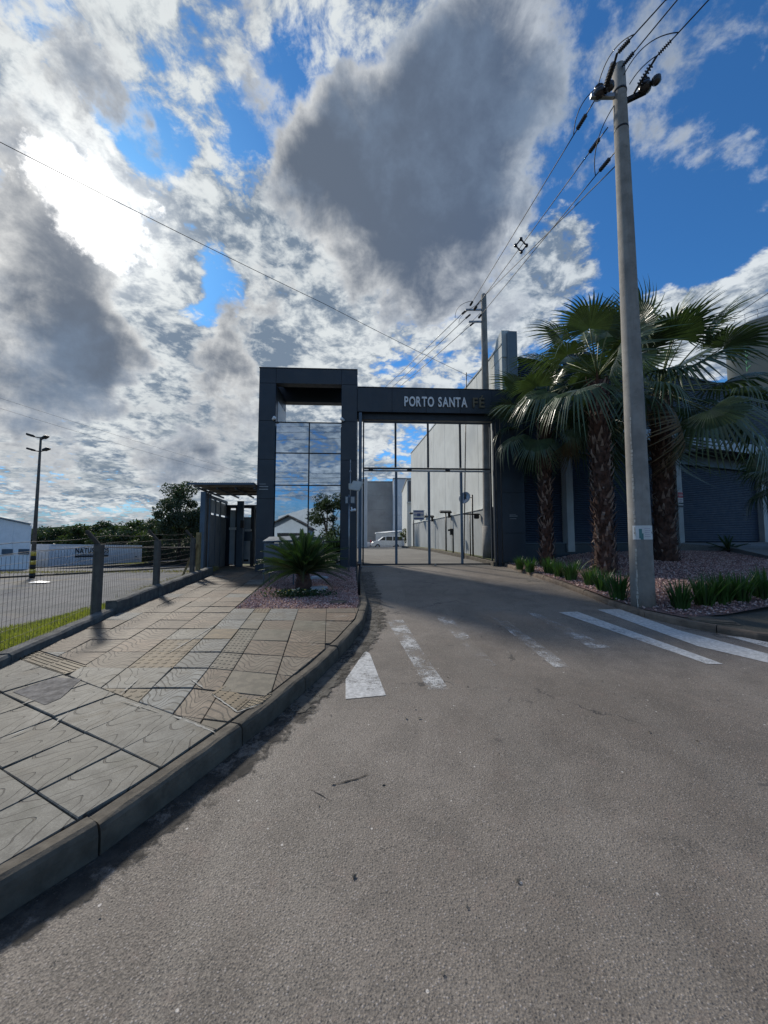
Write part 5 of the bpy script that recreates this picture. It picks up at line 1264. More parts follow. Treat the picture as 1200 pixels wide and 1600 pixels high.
# white shed
ws = empty('white_shed', label='white sheet-metal shed at the left edge of the yard', cat='shed')
PS = on(42, 889, Yd); ys = PS.y; xr = at_y(45, 880, ys).x; zt_ = at_y(46, 818, ys).z; zl = at_y(0, 808, ys).z; b = MB()
npn = 12
for i in range(npn):
    a = xr - (i + 1) * 1.5; c = a + 1.48; f_ = lambda x: zt_ + (xr - x) * (zl - zt_) / (xr - at_y(0, 808, ys).x)
    b = MB(); b.add([(a, ys, -3), (c, ys, -3), (c, ys, f_(c) - .15), (a, ys, f_(a) - .15), (a, ys + .06, -3), (c, ys + .06, -3), (c, ys + .06, f_(c) - .15), (a, ys + .06, f_(a) - .15)], [(0, 1, 2, 3), (7, 6, 5, 4), (0, 4, 5, 1), (1, 5, 6, 2), (2, 6, 7, 3), (3, 7, 4, 0)]); b.build('wall_sheet', M['white'], ws)
b = MB(); b.add([(xr + .25, ys - .3, zt_ - .1), (xr + .25 - 16, ys + 16, zt_ - .1), (xr - 35, ys + 16, f_(xr - 19)), (xr - 19, ys - .3, f_(xr - 19)), (xr + .25, ys - .3, zt_), (xr + .25 - 16, ys + 16, zt_), (xr - 35, ys + 16, f_(xr - 19) + .1), (xr - 19, ys - .3, f_(xr - 19) + .1)], [(0, 1, 2, 3), (4, 7, 6, 5), (0, 3, 7, 4), (3, 2, 6, 7), (2, 1, 5, 6), (1, 0, 4, 5)]); b.build('roof', M['roof_tin'], ws)
b = MB(); b.bar((xr - .1, ys + .1, (zt_ - 3) / 2), (xr - 15.8, ys + 15.8, (zt_ - 3) / 2), .08, zt_ + 3 - .3); b.build('end_wall', M['white'], ws)
for px in (11, 37): q = at_y(px, 862, ys - .06); b = MB(); b.box(q, (.9, .04, .45)); b.build('vent_grille', M['slate'], ws)
# trailer chassis dark between shed and container
tr_ = empty('flatbed_trailer', label='dark flatbed trailer standing in shade between the shed and the white container', cat='trailer'); q = on(60, 886, Yd); yq = q.y + 2
b = MB(); b.box((at_y(60, 866, yq).x, yq, Yd(q.x, yq) + 1.05), (5.6, 2.2, .14)); b.build('deck', M['navy_dark'], tr_); b = MB(); b.box((at_y(60, 866, yq).x, yq, Yd(q.x, yq) + 2.1), (5.6, .1, .08)); b.build('rail', M['steel'], tr_)
for dx_ in (-1.8, -.7, 2.0):
    b = MB(); b.lathe([(.25, -.15), (.5, -.14), (.5, .14), (.25, .15)], (at_y(60, 866, yq).x + dx_, yq - .95, Yd(q.x, yq) + .5), 18, 0, Matrix.Rotation(R_(90), 3, 'X')); b.build('wheel', M['tyre'], tr_)
# litter in the yard
q = on(61, 911, Yd); b = MB(); r = random.Random(2)
b.add([(q.x + .45 * math.cos(t) * r.uniform(.6, 1.2), q.y + .3 * math.sin(t), q.z + .02 + r.uniform(0, .04)) for t in lin(0, 6.283, 10)[:-1]] + [(q.x, q.y, q.z + .1)], [(i, (i + 1) % 9, 9) for i in range(9)])
tag(b.build('plastic_bag', M['white']), 'flattened white plastic bag lying on the yard paving', 'litter')
# low earth kerbs across the yard
for nm, row0, row1 in (('yard_kerb', (0, 903), (300, 886)),):
    a = on(row0[0], row0[1], Yd); c = on(row1[0], row1[1], Yd); b = MB(); b.bar(a + Vector((0, 0, -.02)), c + Vector((0, 0, -.02)), .18, .18); o = b.build('yard_kerb', M['kerb']); tag(o, kind='structure')

# trees
q = on(281, 876, Yd); tree('broad_tree', at_y(279, 876, 48).x, 48, Yd(-26, 48) - .1, at_y(279, 750, 48).z - Yd(-26, 48), 3.3, 'lone leafy tree with a dark rounded crown beside the entrance cage', M['leaf_dark'], n=13000, clumps=46, leaf=.17, trunk=.20, tall=.36, seed=12, limbs=12)
kinds = ['dense dark tree', 'lighter loose-crowned tree', 'low rounded tree', 'taller dark tree']
k = 0
for i, (px, row, Y, w_) in enumerate([(58, 838, 62, 3.2), (84, 832, 60, 3.4), (108, 829, 63, 3.6), (135, 826, 60, 3.6), (160, 823, 64, 4.2), (186, 826, 61, 3.6), (212, 821, 64, 4.2), (238, 816, 62, 4.0), (262, 820, 65, 4.0), (292, 818, 61, 3.6), (318, 812, 64, 3.8), (172, 836, 58, 3.2), (228, 838, 57.5, 3.0), (340, 822, 58, 3.4)]):
    T = at_y(px, row, Y); zz = -2.1
    lab = ['%s in the tree line, just right of the white shed', '%s above the gap between shed and container', '%s above the left end of the white container', '%s above the container lettering, left half', '%s above the container beside the first fence post', '%s right of the first fence post, behind the container', '%s above the right end of the container', '%s between the container and the lone leafy tree', '%s directly behind the trunk of the lone leafy tree', '%s half hidden by the lone leafy tree', '%s next to the entrance cage, in the tree line', '%s low in front of the tree line above the container', '%s low beside the right end of the container', '%s behind the entrance cage wall'][i] % kinds[i % 4]
    tree('treeline_tree', T.x, Y, zz, T.z - zz + .7, w_, lab, M['leaf_dark'] if i % 3 else M['leaf'], 'trees beyond the yard', n=3000, clumps=24, leaf=.26, trunk=.2, tall=.12, seed=30 + i, limbs=3)
leaf_cloud(9000, lambda: (rng.uniform(-64, -16), rng.uniform(59, 66), rng.uniform(-2.4, 1.4)), .3, M['leaf_dark'], 'undergrowth'); tag(bpy.data.objects['undergrowth'], 'dark undergrowth filling the foot of the tree line', 'undergrowth', kind='stuff')

# ------------------------------------------------------------------ wire fence
fe = empty('wire_fence', label='chain link fence on slim concrete posts along the left edge of the sidewalk', cat='fence')
for k, y in enumerate((-3.2, -1.0, 1.3, 3.6 - .0, 6.10, 8.35, 10.75)):
    x = fenceX(y) - .07; z0 = Sw(x, y); H = 1.13; b = MB()
    b.box((x, y, z0 + H / 2 - .2), (.105, .11, H + .4)); b.build('post', M['post'], fe, bevel=.008); b = MB(); b.bar((x, y, z0 + H - .01), (x - .20, y - .02, z0 + H + .22), .05, .055); b.build('post_arm', M['bark'], fe, bevel=.008)
x, y = fenceX(12.2) - .05, 12.2
b = MB(); b.box((fenceX(11.1) - .02, 11.1, Sw(0, 0) + .86), (.10, .10, 1.55)); b.build('timber_post', M['wood'], fe)
b = MB(); b.bar((fenceX(10.9) - .42, 10.9, Sw(-5, 11) - .05), (fenceX(11.1) - .06, 11.05, Sw(-5, 11) + .95), .11, .06); b.build('timber_brace', M['wood'], fe)
b = MB(); ysf = np.arange(-5, 10.75, .062)
def fx(y): return fenceX(y) - .09
for i, y in enumerate(ysf):
    z0 = Sw(fx(y), y) + .03; r = .0016 if y > 2 else .0016
    b.add([(fx(y), y - r, z0), (fx(y), y + r, z0), (fx(y), y + r, z0 + 1.08), (fx(y), y - r, z0 + 1.08), (fx(y) + r * 2, y, z0), (fx(y) + r * 2, y, z0 + 1.08)], [(0, 1, 2, 3), (0, 4, 5, 3), (1, 4, 5, 2)])
for h in np.arange(.04, 1.10, .105):
    pts = [(fx(y), y, Sw(fx(y), y) + .03 + h + .004 * math.sin(y * 9)) for y in lin(-5, 10.75, 60)]
    b.tube(pts, .0022, 3, cap=False)
o = b.build('wire_mesh', M['wire'], fe); o['kind'] = 'stuff'
for h, ox in ((1.13, 0), (1.24, -.11), (1.36, -.24)):
    if h > 1.3: continue
    b = MB(); b.tube([(fenceX(y) - .07 + ox, y, Sw(fenceX(y), y) + h + .012 * math.sin(y * 3.1)) for y in lin(-5, 11, 50)], .0035, 4); b.build('top_wire', M['wire'], fe)

# ================================================================== POLES AND CABLES
def pole(name, x, y, z, top, r0, r1, label, strip=True, H=None):
    o = empty(name, label=label, cat='utility pole'); b = MB(); n = 10
    b.tube([(x, y, z - .3 + (top - z + .3) * k / n) for k in range(n + 1)] + [(x, y, top + .05)], [r0 + (r1 - r0) * k / n for k in range(n + 1)] + [r1 * .5], 24); b.build('shaft', M['pole'], o); return o
M['pole'] = mat('pole_concrete', (.26, .245, .22), .9, 0, .22, 2.2, .5, 45, dirt=.45, streak=.35)
M['pole_strip'] = mat('pale_mortar_seam', (.42, .40, .35), .9, 0, .3, 8, .6, 50, dirt=.3)
P1 = Vector((4.66, 7.0)); z1_ = Rd(*P1) + .1; T1 = 10.95
p1 = pole('utility_pole', P1.x, P1.y, z1_, T1, .195, .115, 'tall concrete utility pole standing in the gravel bed in front of the palms')
b = MB(); r = random.Random(3)
for k in range(46):
    z = z1_ + .02 + k * .075; rr = .195 + (.115 - .195) * (z - z1_ + .3) / (T1 - z1_ + .3); 
    if r.random() < .86 or k < 12:
        a = R_(213 + r.uniform(-1.5, 1.5)); b.box((P1.x + (rr + .002) * math.cos(a), P1.y + (rr + .002) * math.sin(a), z), (.016, r.uniform(.012, .034), .076 * r.uniform(.6, 1)), Matrix.Rotation(a, 3, 'Z'))
b.build('mortar_seam', M['pole_strip'], p1)
# paper notice wrapped on the pole
def wrap(name, z0, z1, a0, a1, m, o=.004, n=10):
    b = MB(); vs = []
    for z in (z0, z1):
        rr = .195 + (.115 - .195) * (z - z1_ + .3) / (T1 - z1_ + .3) + o
        for k in range(n + 1): a = R_(a0 + (a1 - a0) * k / n); vs.append((P1.x + rr * math.cos(a), P1.y + rr * math.sin(a), z))
    b.add(vs, [(k, k + 1, n + 2 + k, n + 1 + k) for k in range(n)], 0, True); return b.build(name, m, po)
po = empty('paper_notice', label='white paper notice with a teal print wrapped around the utility pole', cat='notice'); za = at_y(1005, 843, 6.82).z; zb2 = at_y(1005, 821, 6.82).z
wrap('paper', za, zb2, 200, 318, M['paper'], .004, 16); hh = zb2 - za
b = MB()
wrap('teal_figure', za + .02, zb2 - .06, 232, 246, M['teal'], .006); wrap('teal_figure', za + .0, zb2 - .14, 238, 252, M['teal'], .0065)
for k in range(5): wrap('faint_line', za + .05 + .035 * k, za + .058 + .035 * k, 258 + 2 * (k % 2), 292 - 3 * (k % 3), M['faint'], .006)
for a in (208, 300, 306): wrap('torn_spot', za + .05 + (a % 7) * .01, za + .08 + (a % 7) * .01, a, a + 3, M['black'], .006, 2)
for z in (T1 - .55, T1 - 1.35):
    b = MB(); b.lathe([(.128, -.02), (.128, .02)], (P1.x, P1.y, z), 20); b.build('steel_strap', M['black'], p1)
def cross(parent, x, y, z, L, ang, off=(0, 0), m='black', name='cross_arm'):
    d = Vector((math.cos(ang), math.sin(ang), 0)); c = Vector((x + off[0], y + off[1], z)); b = MB(); b.bar(c - d * L / 2, c + d * L / 2, .07, .09); b.build(name, M[m], parent, bevel=.005); return d
def insul(parent, a, c, r=.038):
    a, c = Vector(a), Vector(c); d = (c - a); L = d.length; q = d.to_track_quat('Z', 'Y').to_matrix(); b = MB(); n = 7; prof = [(.012, 0)]
    for k in range(n): t = L * (.12 + .76 * k / n); prof += [(.014, t), (r, t + L * .03), (.014, t + L * .07)]
    prof += [(.012, L)]; b.lathe(prof, a, 10, 0, q); b.build('insulator', M['porcelain'], parent)
def cable(name, pts, r, label, group=None, sag=0., cat='cable'):
    P = []; pts = [Vector(p) for p in pts]
    for a, c in zip(pts, pts[1:]):
        L = (c - a).length; s = sag * L / 20
        for k in range(14): t = k / 14; P.append(a.lerp(c, t) - Vector((0, 0, 4 * s * t * (1 - t))))
    P.append(pts[-1]); b = MB(); b.tube(P, r, 5); o = b.build(name, M['cable']); return tag(o, label, cat, group)
z1c = T1 - .62
cross(p1, P1.x - .30, P1.y, z1c, .55, 0, m='steel'); cross(p1, P1.x + .28, P1.y, z1c - .02, .40, R_(-30), m='black')
for s, z in ((-1, z1c), (1, z1c)):
    c = Vector((P1.x + s * .42, P1.y + (-.02 if s < 0 else -.12), z)); b = MB(); b.lathe([(.03, -.06), (.10, -.03), (.115, .03), (.10, .09), (.05, .12), (.09, .15), (.05, .20), (.02, .24)], c, 14); b.build('insulator', M['porcelain'], p1)
    c2 = c + Vector((.13 if s < 0 else .12, -.14, -.03)); b = MB(); b.lathe([(.03, -.05), (.08, 0), (.08, .08), (.03, .12)], c2, 12); b.build('insulator', M['porcelain'], p1)
# pole 2, in the court
P2_ = Vector((4.02, 14.85)); z2_ = Rd(*P2_); T2 = at_y(757, 461, P2_.y).z
p2 = pole('utility_pole', P2_.x, P2_.y, z2_ + .1, T2, .20, .105, 'concrete utility pole standing inside the gate against the plaster wall')
b = MB(); b.lathe([(.215, 0), (.215, .12)], (P2_.x, P2_.y, at_y(762, 830, P2_.y).z), 20); b.build('painted_band', M['pilaster'], p2)
b = MB(); b.lathe([(.225, 0), (.215, 1.3)], (P2_.x, P2_.y, z2_ + .05), 20); b.build('base_sleeve', M['pole'], p2)
for dz_, L in ((-.62, .75), (-1.12, .62)):
    b = MB(); b.bar((P2_.x - L, P2_.y, T2 + dz_), (P2_.x, P2_.y, T2 + dz_), .05, .07); b.build('cross_arm', M['steel'], p2)
b = MB(); b.tube([(P2_.x - .45, P2_.y, T2 - .62), (P2_.x - .10, P2_.y, T2 - .20)], .02, 5); b.build('brace', M['black'], p2)
# primary conductors between the two poles and onwards
e1 = [Vector((P1.x - .48, P1.y + .05, z1c - .05)), Vector((P1.x - .20, P1.y + .10, z1c - .55)), Vector((P1.x + .02, P1.y + .13, z1c - .95))]
pts2 = [(733, 480), (739, 487), (746, 499)]
e2 = [at_y(a, c, P2_.y) for a, c in pts2]
labs = ['outermost conductor running from the tall pole to the pole inside the gate', 'middle conductor running from the tall pole to the pole inside the gate', 'innermost conductor running from the tall pole to the pole inside the gate']
for k in range(3):
    a, c = e1[k], e2[k]; d = (c - a).normalized(); a0 = a + d * .22; a1 = a + d * .62
    b = MB(); b.tube([a, a0], .012, 5); b.build('shackle', M['black'], p1); insul(p1, a0, a1, .045); c1_ = c - d * .1; c0_ = c - d * .45; insul(p2, c0_, c1_, .045)
    cable('power_cable', [a1, c0_], .011, labs[k], 'conductors between the two poles', .02)
cable('power_cable', [e1[2] + Vector((.02, .02, -.28)), Vector((P2_.x - .02, P2_.y - .1, T2 - .12))], .011, 'lowest bare conductor running from the tall pole to the inner pole top', 'conductors between the two poles', .02)
# spacer
mid = e1[0].lerp(e2[0], .5)
spc = on(0, 0, lambda x, y: 99) if False else None
k0 = [e1[i].lerp(e2[i], .47) for i in range(3)]
o = empty('cable_spacer', label='dark diamond-shaped cable spacer clamped halfway between the two poles', cat='cable spacer'); cc = sum(k0, Vector()) / 3
b = MB(); dpt = [cc + Vector((0, 0, .20)), cc + Vector((.16, 0, 0)), cc + Vector((0, 0, -.20)), cc + Vector((-.16, 0, 0))]
for i in range(4): b.tube([dpt[i], dpt[(i + 1) % 4]], .022, 6)
b.build('frame', M['porcelain'], o)
for q in dpt: b = MB(); b.lathe([(.02, -.05), (.05, -.02), (.05, .03), (.02, .06)], q, 8); b.build('clamp', M['porcelain'], o)
# jumper loops
def loop(parent, a, c, push, r=.009):
    a, c = Vector(a), Vector(c); b = MB(); m_ = (a + c) / 2 + Vector(push); P = []
    for k in range(13): t = k / 12; P.append(a * (1 - t) ** 2 + m_ * 2 * t * (1 - t) + c * t * t)
    b.tube(P, r, 5); b.build('jumper_wire', M['cable'], parent)
loop(p1, e1[0] + (e2[0] - e1[0]).normalized() * .7, (P1.x - .42, P1.y, z1c + .2), (-.25, -.1, .1)); loop(p1, e1[2] + (e2[2] - e1[2]).normalized() * .7, (P1.x - .12, P1.y, z1c - .2), (-.35, -.1, -.1))
for k in range(3):
    a, c = e2[k], None; loop(p2, e2[k] - Vector((.0, .4, 0)), e2[k] + Vector((-.45, .6, -.12)), (-.35, .0, .25 - .3 * k))
# conductors towards the far pole, going left behind the tower
fp_ = Vector((-9.5, 44.0)); T3 = 11.6
p3 = pole('utility_pole', fp_.x, fp_.y, Rd(*fp_), T3, .2, .11, 'distant concrete utility pole hidden behind the tower')
for k in range(3):
    a = e2[k] + Vector((-.03, .12, 0)); c = Vector((fp_.x + .3 * (k - 1), fp_.y, T3 - .25 - .3 * (k % 2))); d = (c - a).normalized(); insul(p2, a + d * .05, a + d * .45, .04)
    cable('power_cable', [a + d * .45, c], .013, ['left conductor descending from the inner pole behind the tower', 'middle conductor descending from the inner pole behind the tower', 'right conductor descending from the inner pole behind the tower'][k], 'conductors beyond the inner pole', .35)
# conductors passing overhead to the right
nx = [((1040, 0), -.05, 'left overhead conductor leaving the tall pole towards the upper right'), ((1058, 0), .0, 'middle overhead conductor leaving the tall pole towards the upper right'), ((1107, 0), .05, 'right overhead conductor leaving the tall pole towards the upper right')]
st_ = [(964, 84), (972, 104), (1026, 88)]
P4 = Vector((23, -17)); p4 = pole('utility_pole', P4.x, P4.y, 0, 10.9, .2, .11, 'concrete utility pole across the street behind the viewpoint')
for k, ((pp, o_, lb), s_) in enumerate(zip(nx, st_)):
    a = [Vector((P1.x - .02, P1.y - .75, z1c + .32)), Vector((P1.x + .05, P1.y - .12, T1 + .02)), Vector((P1.x + .55, P1.y - .55, z1c + .02))][k]
    A_ = at_y(s_[0], s_[1], a.y); A_.z = max(A_.z, 10.0); d0_ = ray(*pp); t_ = (10.75 - EYE) / d0_.z; q = Vector((d0_.x * t_, d0_.y * t_, 10.75)); dirn = (q - A_).normalized(); far = A_ + dirn * 26; far.z = 10.7
    if k == 0: loop(p1, (P1.x - .42, P1.y, z1c + .22), A_ + dirn * .34, (-.12, 0, .35))
    if k == 2: loop(p1, (P1.x + .02, P1.y - .1, z1c + .3), A_ + dirn * .36, (-.1, 0, .42)); loop(p1, (P1.x + .12, P1.y - .12, z1c + .1), A_ + dirn * .02, (-.05, 0, .1))
    insul(p1, A_, A_ + dirn * .28, .04); cable('power_cable', [A_ + dirn * .28, q, far], .012, lb, 'overhead conductors to the upper right', .0)
    if k != 1:
        b = MB(); b.tube([Vector((P1.x + (-.3 if k == 0 else .25), P1.y - .05, z1c)), A_], .022, 6); b.build('strain_rod', M['black'], p1); insul(p1, Vector((P1.x + (-.35 if k == 0 else .25), P1.y - .05, z1c)).lerp(A_, .15), Vector((P1.x + (-.35 if k == 0 else .25), P1.y - .05, z1c)).lerp(A_, .9), .055)
# long thin service cable across the left sky
a = at_y(742, 592, 14.6); c = at_y(0, 222, 6.5); far = a + (c - a) * 1.75
cable('service_cable', [a, a.lerp(c, .5), c, far], .007, 'long thin cable crossing the left sky down to the pole inside the gate', None, .10)
p5 = pole('utility_pole', far.x, far.y, -.5, far.z + .3, .19, .11, 'concrete utility pole out beyond the left edge')
for k, (r0_, r1_) in enumerate((((0, 622), (345, 728)), ((0, 638), (345, 738)))):
    a = at_y(*r0_, 25); c = at_y(*r1_, 50); far = c + (c - a) * .55; nearp = a - (c - a) * .5
    cable('distant_cable', [nearp, a, c, far], .009, ['upper of the two faint distant cables low over the yard', 'lower of the two faint distant cables low over the yard'][k], 'distant cables over the yard', .1)
a = at_y(1120, 512, 12.5); c = at_y(1200, 458, 9.5)
cable('service_cable', [Vector((8.5, 14.6, a.z - 1.2)), a, c, c + (c - a) * 5], .009, 'thin cable rising to the right from behind the third palm', None, 0)

# ================================================================== PALMS
def frond_mesh(seed, Lp=1.0, Rb=1.0, spread=112, droop=.35, fold=.5):
    r = random.Random(seed); b = MB()
    # petiole
    pts = [(Lp * t, 0, -.06 * Lp * t * t) for t in (0, .33, .66, 1)]
    b.tube(pts, [.022, .016, .012, .010], 4, 1)
    ox = Lp; oz = -.06 * Lp; N = 38
    for i in range(N):
        th = R_(-spread + 2 * spread * (i + .5) / N); dth = R_(2 * spread / N)
        L = Rb * (1 - .30 * (abs(th) / R_(spread)) ** 2) * r.uniform(.93, 1.05); up = math.cos(th)
        dr = droop * r.uniform(.6, 1.5); fused = .54 * L
        d = Vector((math.cos(th), math.sin(th), 0)); s = Vector((-math.sin(th), math.cos(th), 0)); th2 = r.uniform(-.05, .05)
        rows = []
        for (q, wf) in ((.02, 1.04), (.30, 1.04), (.54, 1.0), (.74, .60), (.90, .28), (1.0, .02)):
            rad = L * q; wv = min(rad, fused) * math.tan(dth / 2) * wf * (1.0 if q < .5 else 1)
            # costapalmate: the blade sides rise and the tips hang
            side_up = fold * .28 * rad * (abs(math.sin(th))) ** 1.5
            z = oz - dr * L * max(0, q - .42) ** 1.8 * 1.9 - .10 * L * q * q + side_up
            c = Vector((ox, 0, z)) + d * rad + s * (th2 * max(0, q - .5) * L)
            rows.append((c - s * wv, c + Vector((0, 0, .28 * wv)), c + s * wv))
        vs = [p for rw in rows for p in rw]
        fs = []
        for k in range(len(rows) - 1):
            o_ = 3 * k; fs += [(o_, o_ + 1, o_ + 4, o_ + 3), (o_ + 1, o_ + 2, o_ + 5, o_ + 4)]
        b.add(vs, fs, 0)
    return b.mesh('frond', [M['palm'], M['palm_stem']])
M['palm_dry'] = leaf_mat('dry_palm_leaf', (.17, .125, .065), .2, .6, .35)
FR_ = [frond_mesh(k, 1.15, .86 + .04 * (k % 3), 105 + 8 * (k % 2), .28 + .14 * k, .5 - .05 * k) for k in range(6)]
FD_ = frond_mesh(40, 1.1, .85, 90, .9, .2); FD_.materials[0] = M['palm_dry']; FD_.materials[1] = M['palm_dry']
def palm(x, y, z, crown_z, label, size, nfr, rt, seed, zmax=78, zmin=-55):
    o = empty('fan_palm', label=label, cat='palm tree', group='fan palms in the right gravel bed'); r = random.Random(seed); lean = r.uniform(-.08, .08)
    top = crown_z - .1; b = MB(); n = 9; cx = lambda t: x + lean * t
    b.tube([(cx(k / n), y, z - .2 + (top - z + .2) * k / n) for k in range(n + 1)], [rt * (1.25 - .25 * min(1, k / 2)) * (1 - .08 * k / n) for k in range(n + 1)], 14); b.build('trunk', M['boot'], o)
    b = MB(); nb = int((top - z) / .048) * 1
    for k in range(nb):
        zz = z + (top - z) * k / nb
        for j in range(6):
            a = k * 2.4 + j * 1.047 + r.uniform(-.2, .2); rr = rt * (1.25 - .25 * min(1, (zz - z) / .7)); L = r.uniform(.10, .24); w_ = r.uniform(.035, .065); d = Vector((math.cos(a), math.sin(a), 0)); s = Vector((-math.sin(a), math.cos(a), 0)); up = Vector((0, 0, 1))
            c = Vector((cx((zz - z) / (top - z)), y, zz)) + d * (rr * .96); out_ = r.uniform(.5, 1.1) if r.random() < .75 else 1.5; dn = 1 if r.random() < .88 else -.6
            tip = c + d * L * out_ * .6 + up * L * dn; m_ = c + d * L * .35 + up * L * .45 * dn
            b.add([c - s * w_ - up * .02, c + s * w_ - up * .02, m_ + s * w_ * .55, m_ - s * w_ * .55, tip + s * .008, tip - s * .008, c + d * .03 - up * .03], [(0, 1, 2, 3), (3, 2, 4, 5), (0, 6, 1)], 1 if r.random() < .25 else 0)
    q = b.build('leaf_bases', [M['boot'], M['boot_tip']], o); q['kind'] = 'stuff'
    for k in range(nfr):
        t = k / (nfr - 1); el = zmax + (zmin - zmax) * t ** .85 + r.uniform(-7, 7); az = k * 137.5 + r.uniform(-14, 14); s = size * (r.uniform(.88, 1.1)) * (1.0 if t > .12 else .85)
        f = link('frond', FD_ if k == nfr - 1 else FR_[min(5, int(t * 4.5) + r.randint(0, 1))], o); roll = r.uniform(-28, 28) + (0 if r.random() < .7 else r.choice((-55, 55)))
        m_ = Matrix.Translation((cx(1), y, crown_z + .10 * (1 - t))) @ Matrix.Rotation(R_(az), 4, 'Z') @ Matrix.Rotation(R_(-el), 4, 'Y') @ Matrix.Rotation(R_(roll), 4, 'X') @ Matrix.Diagonal((s, s, s, 1))
        f.matrix_world = m_; f.matrix_basis = m_
    return o
palm(5.15, 12.2, Bed(5.15, 12.2) - .1, 5.55, 'leftmost and slimmest fan palm, beside the gate pier', 1.04, 22, .17, 5, 78, -48)
palm(5.95, 10.4, Bed(5.95, 10.4) - .05, 6.05, 'middle fan palm with reddish shaggy trunk just left of the utility pole', 1.28, 22, .235, 9, 84, -26)
palm(8.75, 12.0, Bed(8.75, 12.0) - .05, 6.3, 'largest fan palm with a thick dark trunk right of the utility pole', 1.72, 29, .285, 15, 74, -44)
palm(15.0, 13.0, Bed(14.6, 13) - .2, 3.9, 'fan palm at the far right edge with only its left fronds in view', 1.25, 22, .28, 21, 62, -50)

# cycad
def cyc_mesh(seed, L=1.0, nl=58, stiff=.3):
    r = random.Random(seed); b = MB(); P = []
    for k in range(9): t = k / 8; P.append(Vector((L * t * (1 - .08 * t), 0, -.42 * L * stiff * t * t * 1.6)))
    b.tube(P, [.010 - .007 * k / 8 for k in range(9)], 4, 1)
    for i in range(nl):
        t = .14 + .86 * i / nl; c = Vector((L * t * (1 - .08 * t), 0, -.42 * L * stiff * t * t * 1.6)); ll = .15 * L * math.sin(math.pi * min(1, .22 + .72 * t)) ** .7
        for s in (-1, 1):
            d = Vector((.66, s * .60, .42)).normalized(); w_ = Vector((.0062, 0, 0)); tip = c + d * ll + Vector((0, 0, -.012)); m_ = c + d * ll * .5 + Vector((0, 0, .006))
            b.add([c - w_, c + w_, m_ + w_, m_ - w_, tip], [(0, 1, 2, 3), (3, 2, 4)])
    return b.mesh('frond', [M['cycad'], M['palm_stem']])
CY = [cyc_mesh(k, 1, 58, .12 + .25 * k) for k in range(4)]
def cycad(x, y, z, size, n, label, h=.42, rt=.13, seed=1, tilt=0, emin=8, emax=82):
    o = empty('cycad', label=label, cat='cycad'); r = random.Random(seed); b = MB()
    b.tube([(x, y, z - .1), (x, y, z + h * .5), (x, y, z + h)], [rt * 1.1, rt * 1.15, rt * .8], 14); b.build('trunk', M['boot'], o)
    b = MB()
    for k in range(int(70 * h / .4)):
        a = r.uniform(0, 6.28); zz = z + r.uniform(0, h); d = Vector((math.cos(a), math.sin(a), 0)); s = Vector((-math.sin(a), math.cos(a), 0)); c = Vector((x, y, zz)) + d * rt * 1.05
        b.add([c - s * .02, c + s * .02, c + d * .05 + Vector((0, 0, .06))], [(0, 1, 2)])
    b.build('leaf_bases', M['boot'], o)['kind'] = 'stuff'
    for k in range(n):
        t = k / (n - 1); el = emax + (emin - emax) * t ** .8 + r.uniform(-6, 6); az = k * 137.5 + r.uniform(-10, 10); s = size * r.uniform(.85, 1.1); f = link('frond', CY[r.randint(0, 3) if t > .3 else r.randint(0, 1)], o)
        f.matrix_basis = Matrix.Translation((x, y, z + h - .02)) @ Matrix.Rotation(R_(az), 4, 'Z') @ Matrix.Rotation(R_(-el), 4, 'Y') @ Matrix.Rotation(R_(r.uniform(-12, 12)), 4, 'X') @ Matrix.Diagonal((s, s, s, 1))
    return o
q = on(474, 922, Sw); cycad(q.x, q.y, q.z, 1.06, 110, 'broad sago cycad with arching feathery fronds in the small gravel bed', .36, .16, 3, emin=20, emax=86)
q = Vector((12.9, 15.0, 1.0)); q.z = zat(1138, 862, q); cycad(at_y(1138, 860, 15).x, 15.0, q.z - .1, .75, 12, 'small young cycad at the edge of the pale apron on the right', .15, .07, 8, emin=20)

# strap-leaved clumps
def clump_mesh(seed, n=110, H=.42, R0=.09):
    r = random.Random(seed); b = MB()
    for k in range(n):
        a = r.uniform(0, 6.283); rr = R0 * r.random() ** .5; base = Vector((rr * math.cos(a), rr * math.sin(a), -.02)); L = H * r.uniform(.6, 1.08); lean = r.uniform(.05, .60); d = Vector((math.cos(a + r.uniform(-.5, .5)), math.sin(a + r.uniform(-.5, .5)), 0)); s = Vector((-d.y, d.x, 0)); tw_ = r.uniform(-1, 1); s = (s + d * tw_ * .7).normalized(); w_ = r.uniform(.006, .011)
        rows = []
        for t in (0, .35, .7, 1.0):
            c = base + d * (lean * L * t * (.35 + .65 * t)) + Vector((0, 0, L * t * (1 - .22 * lean * t))); ww = w_ * (1, 1, .75, .08)[(0, .35, .7, 1.0).index(t)]; rows.append((c - s * ww, c + s * ww))
        vs = [p for q in rows for p in q]; b.add(vs, [(0, 1, 3, 2), (2, 3, 5, 4), (4, 5, 7, 6)])
    return b.mesh('leaves', M['blade'])
CL = [clump_mesh(k) for k in range(4)]
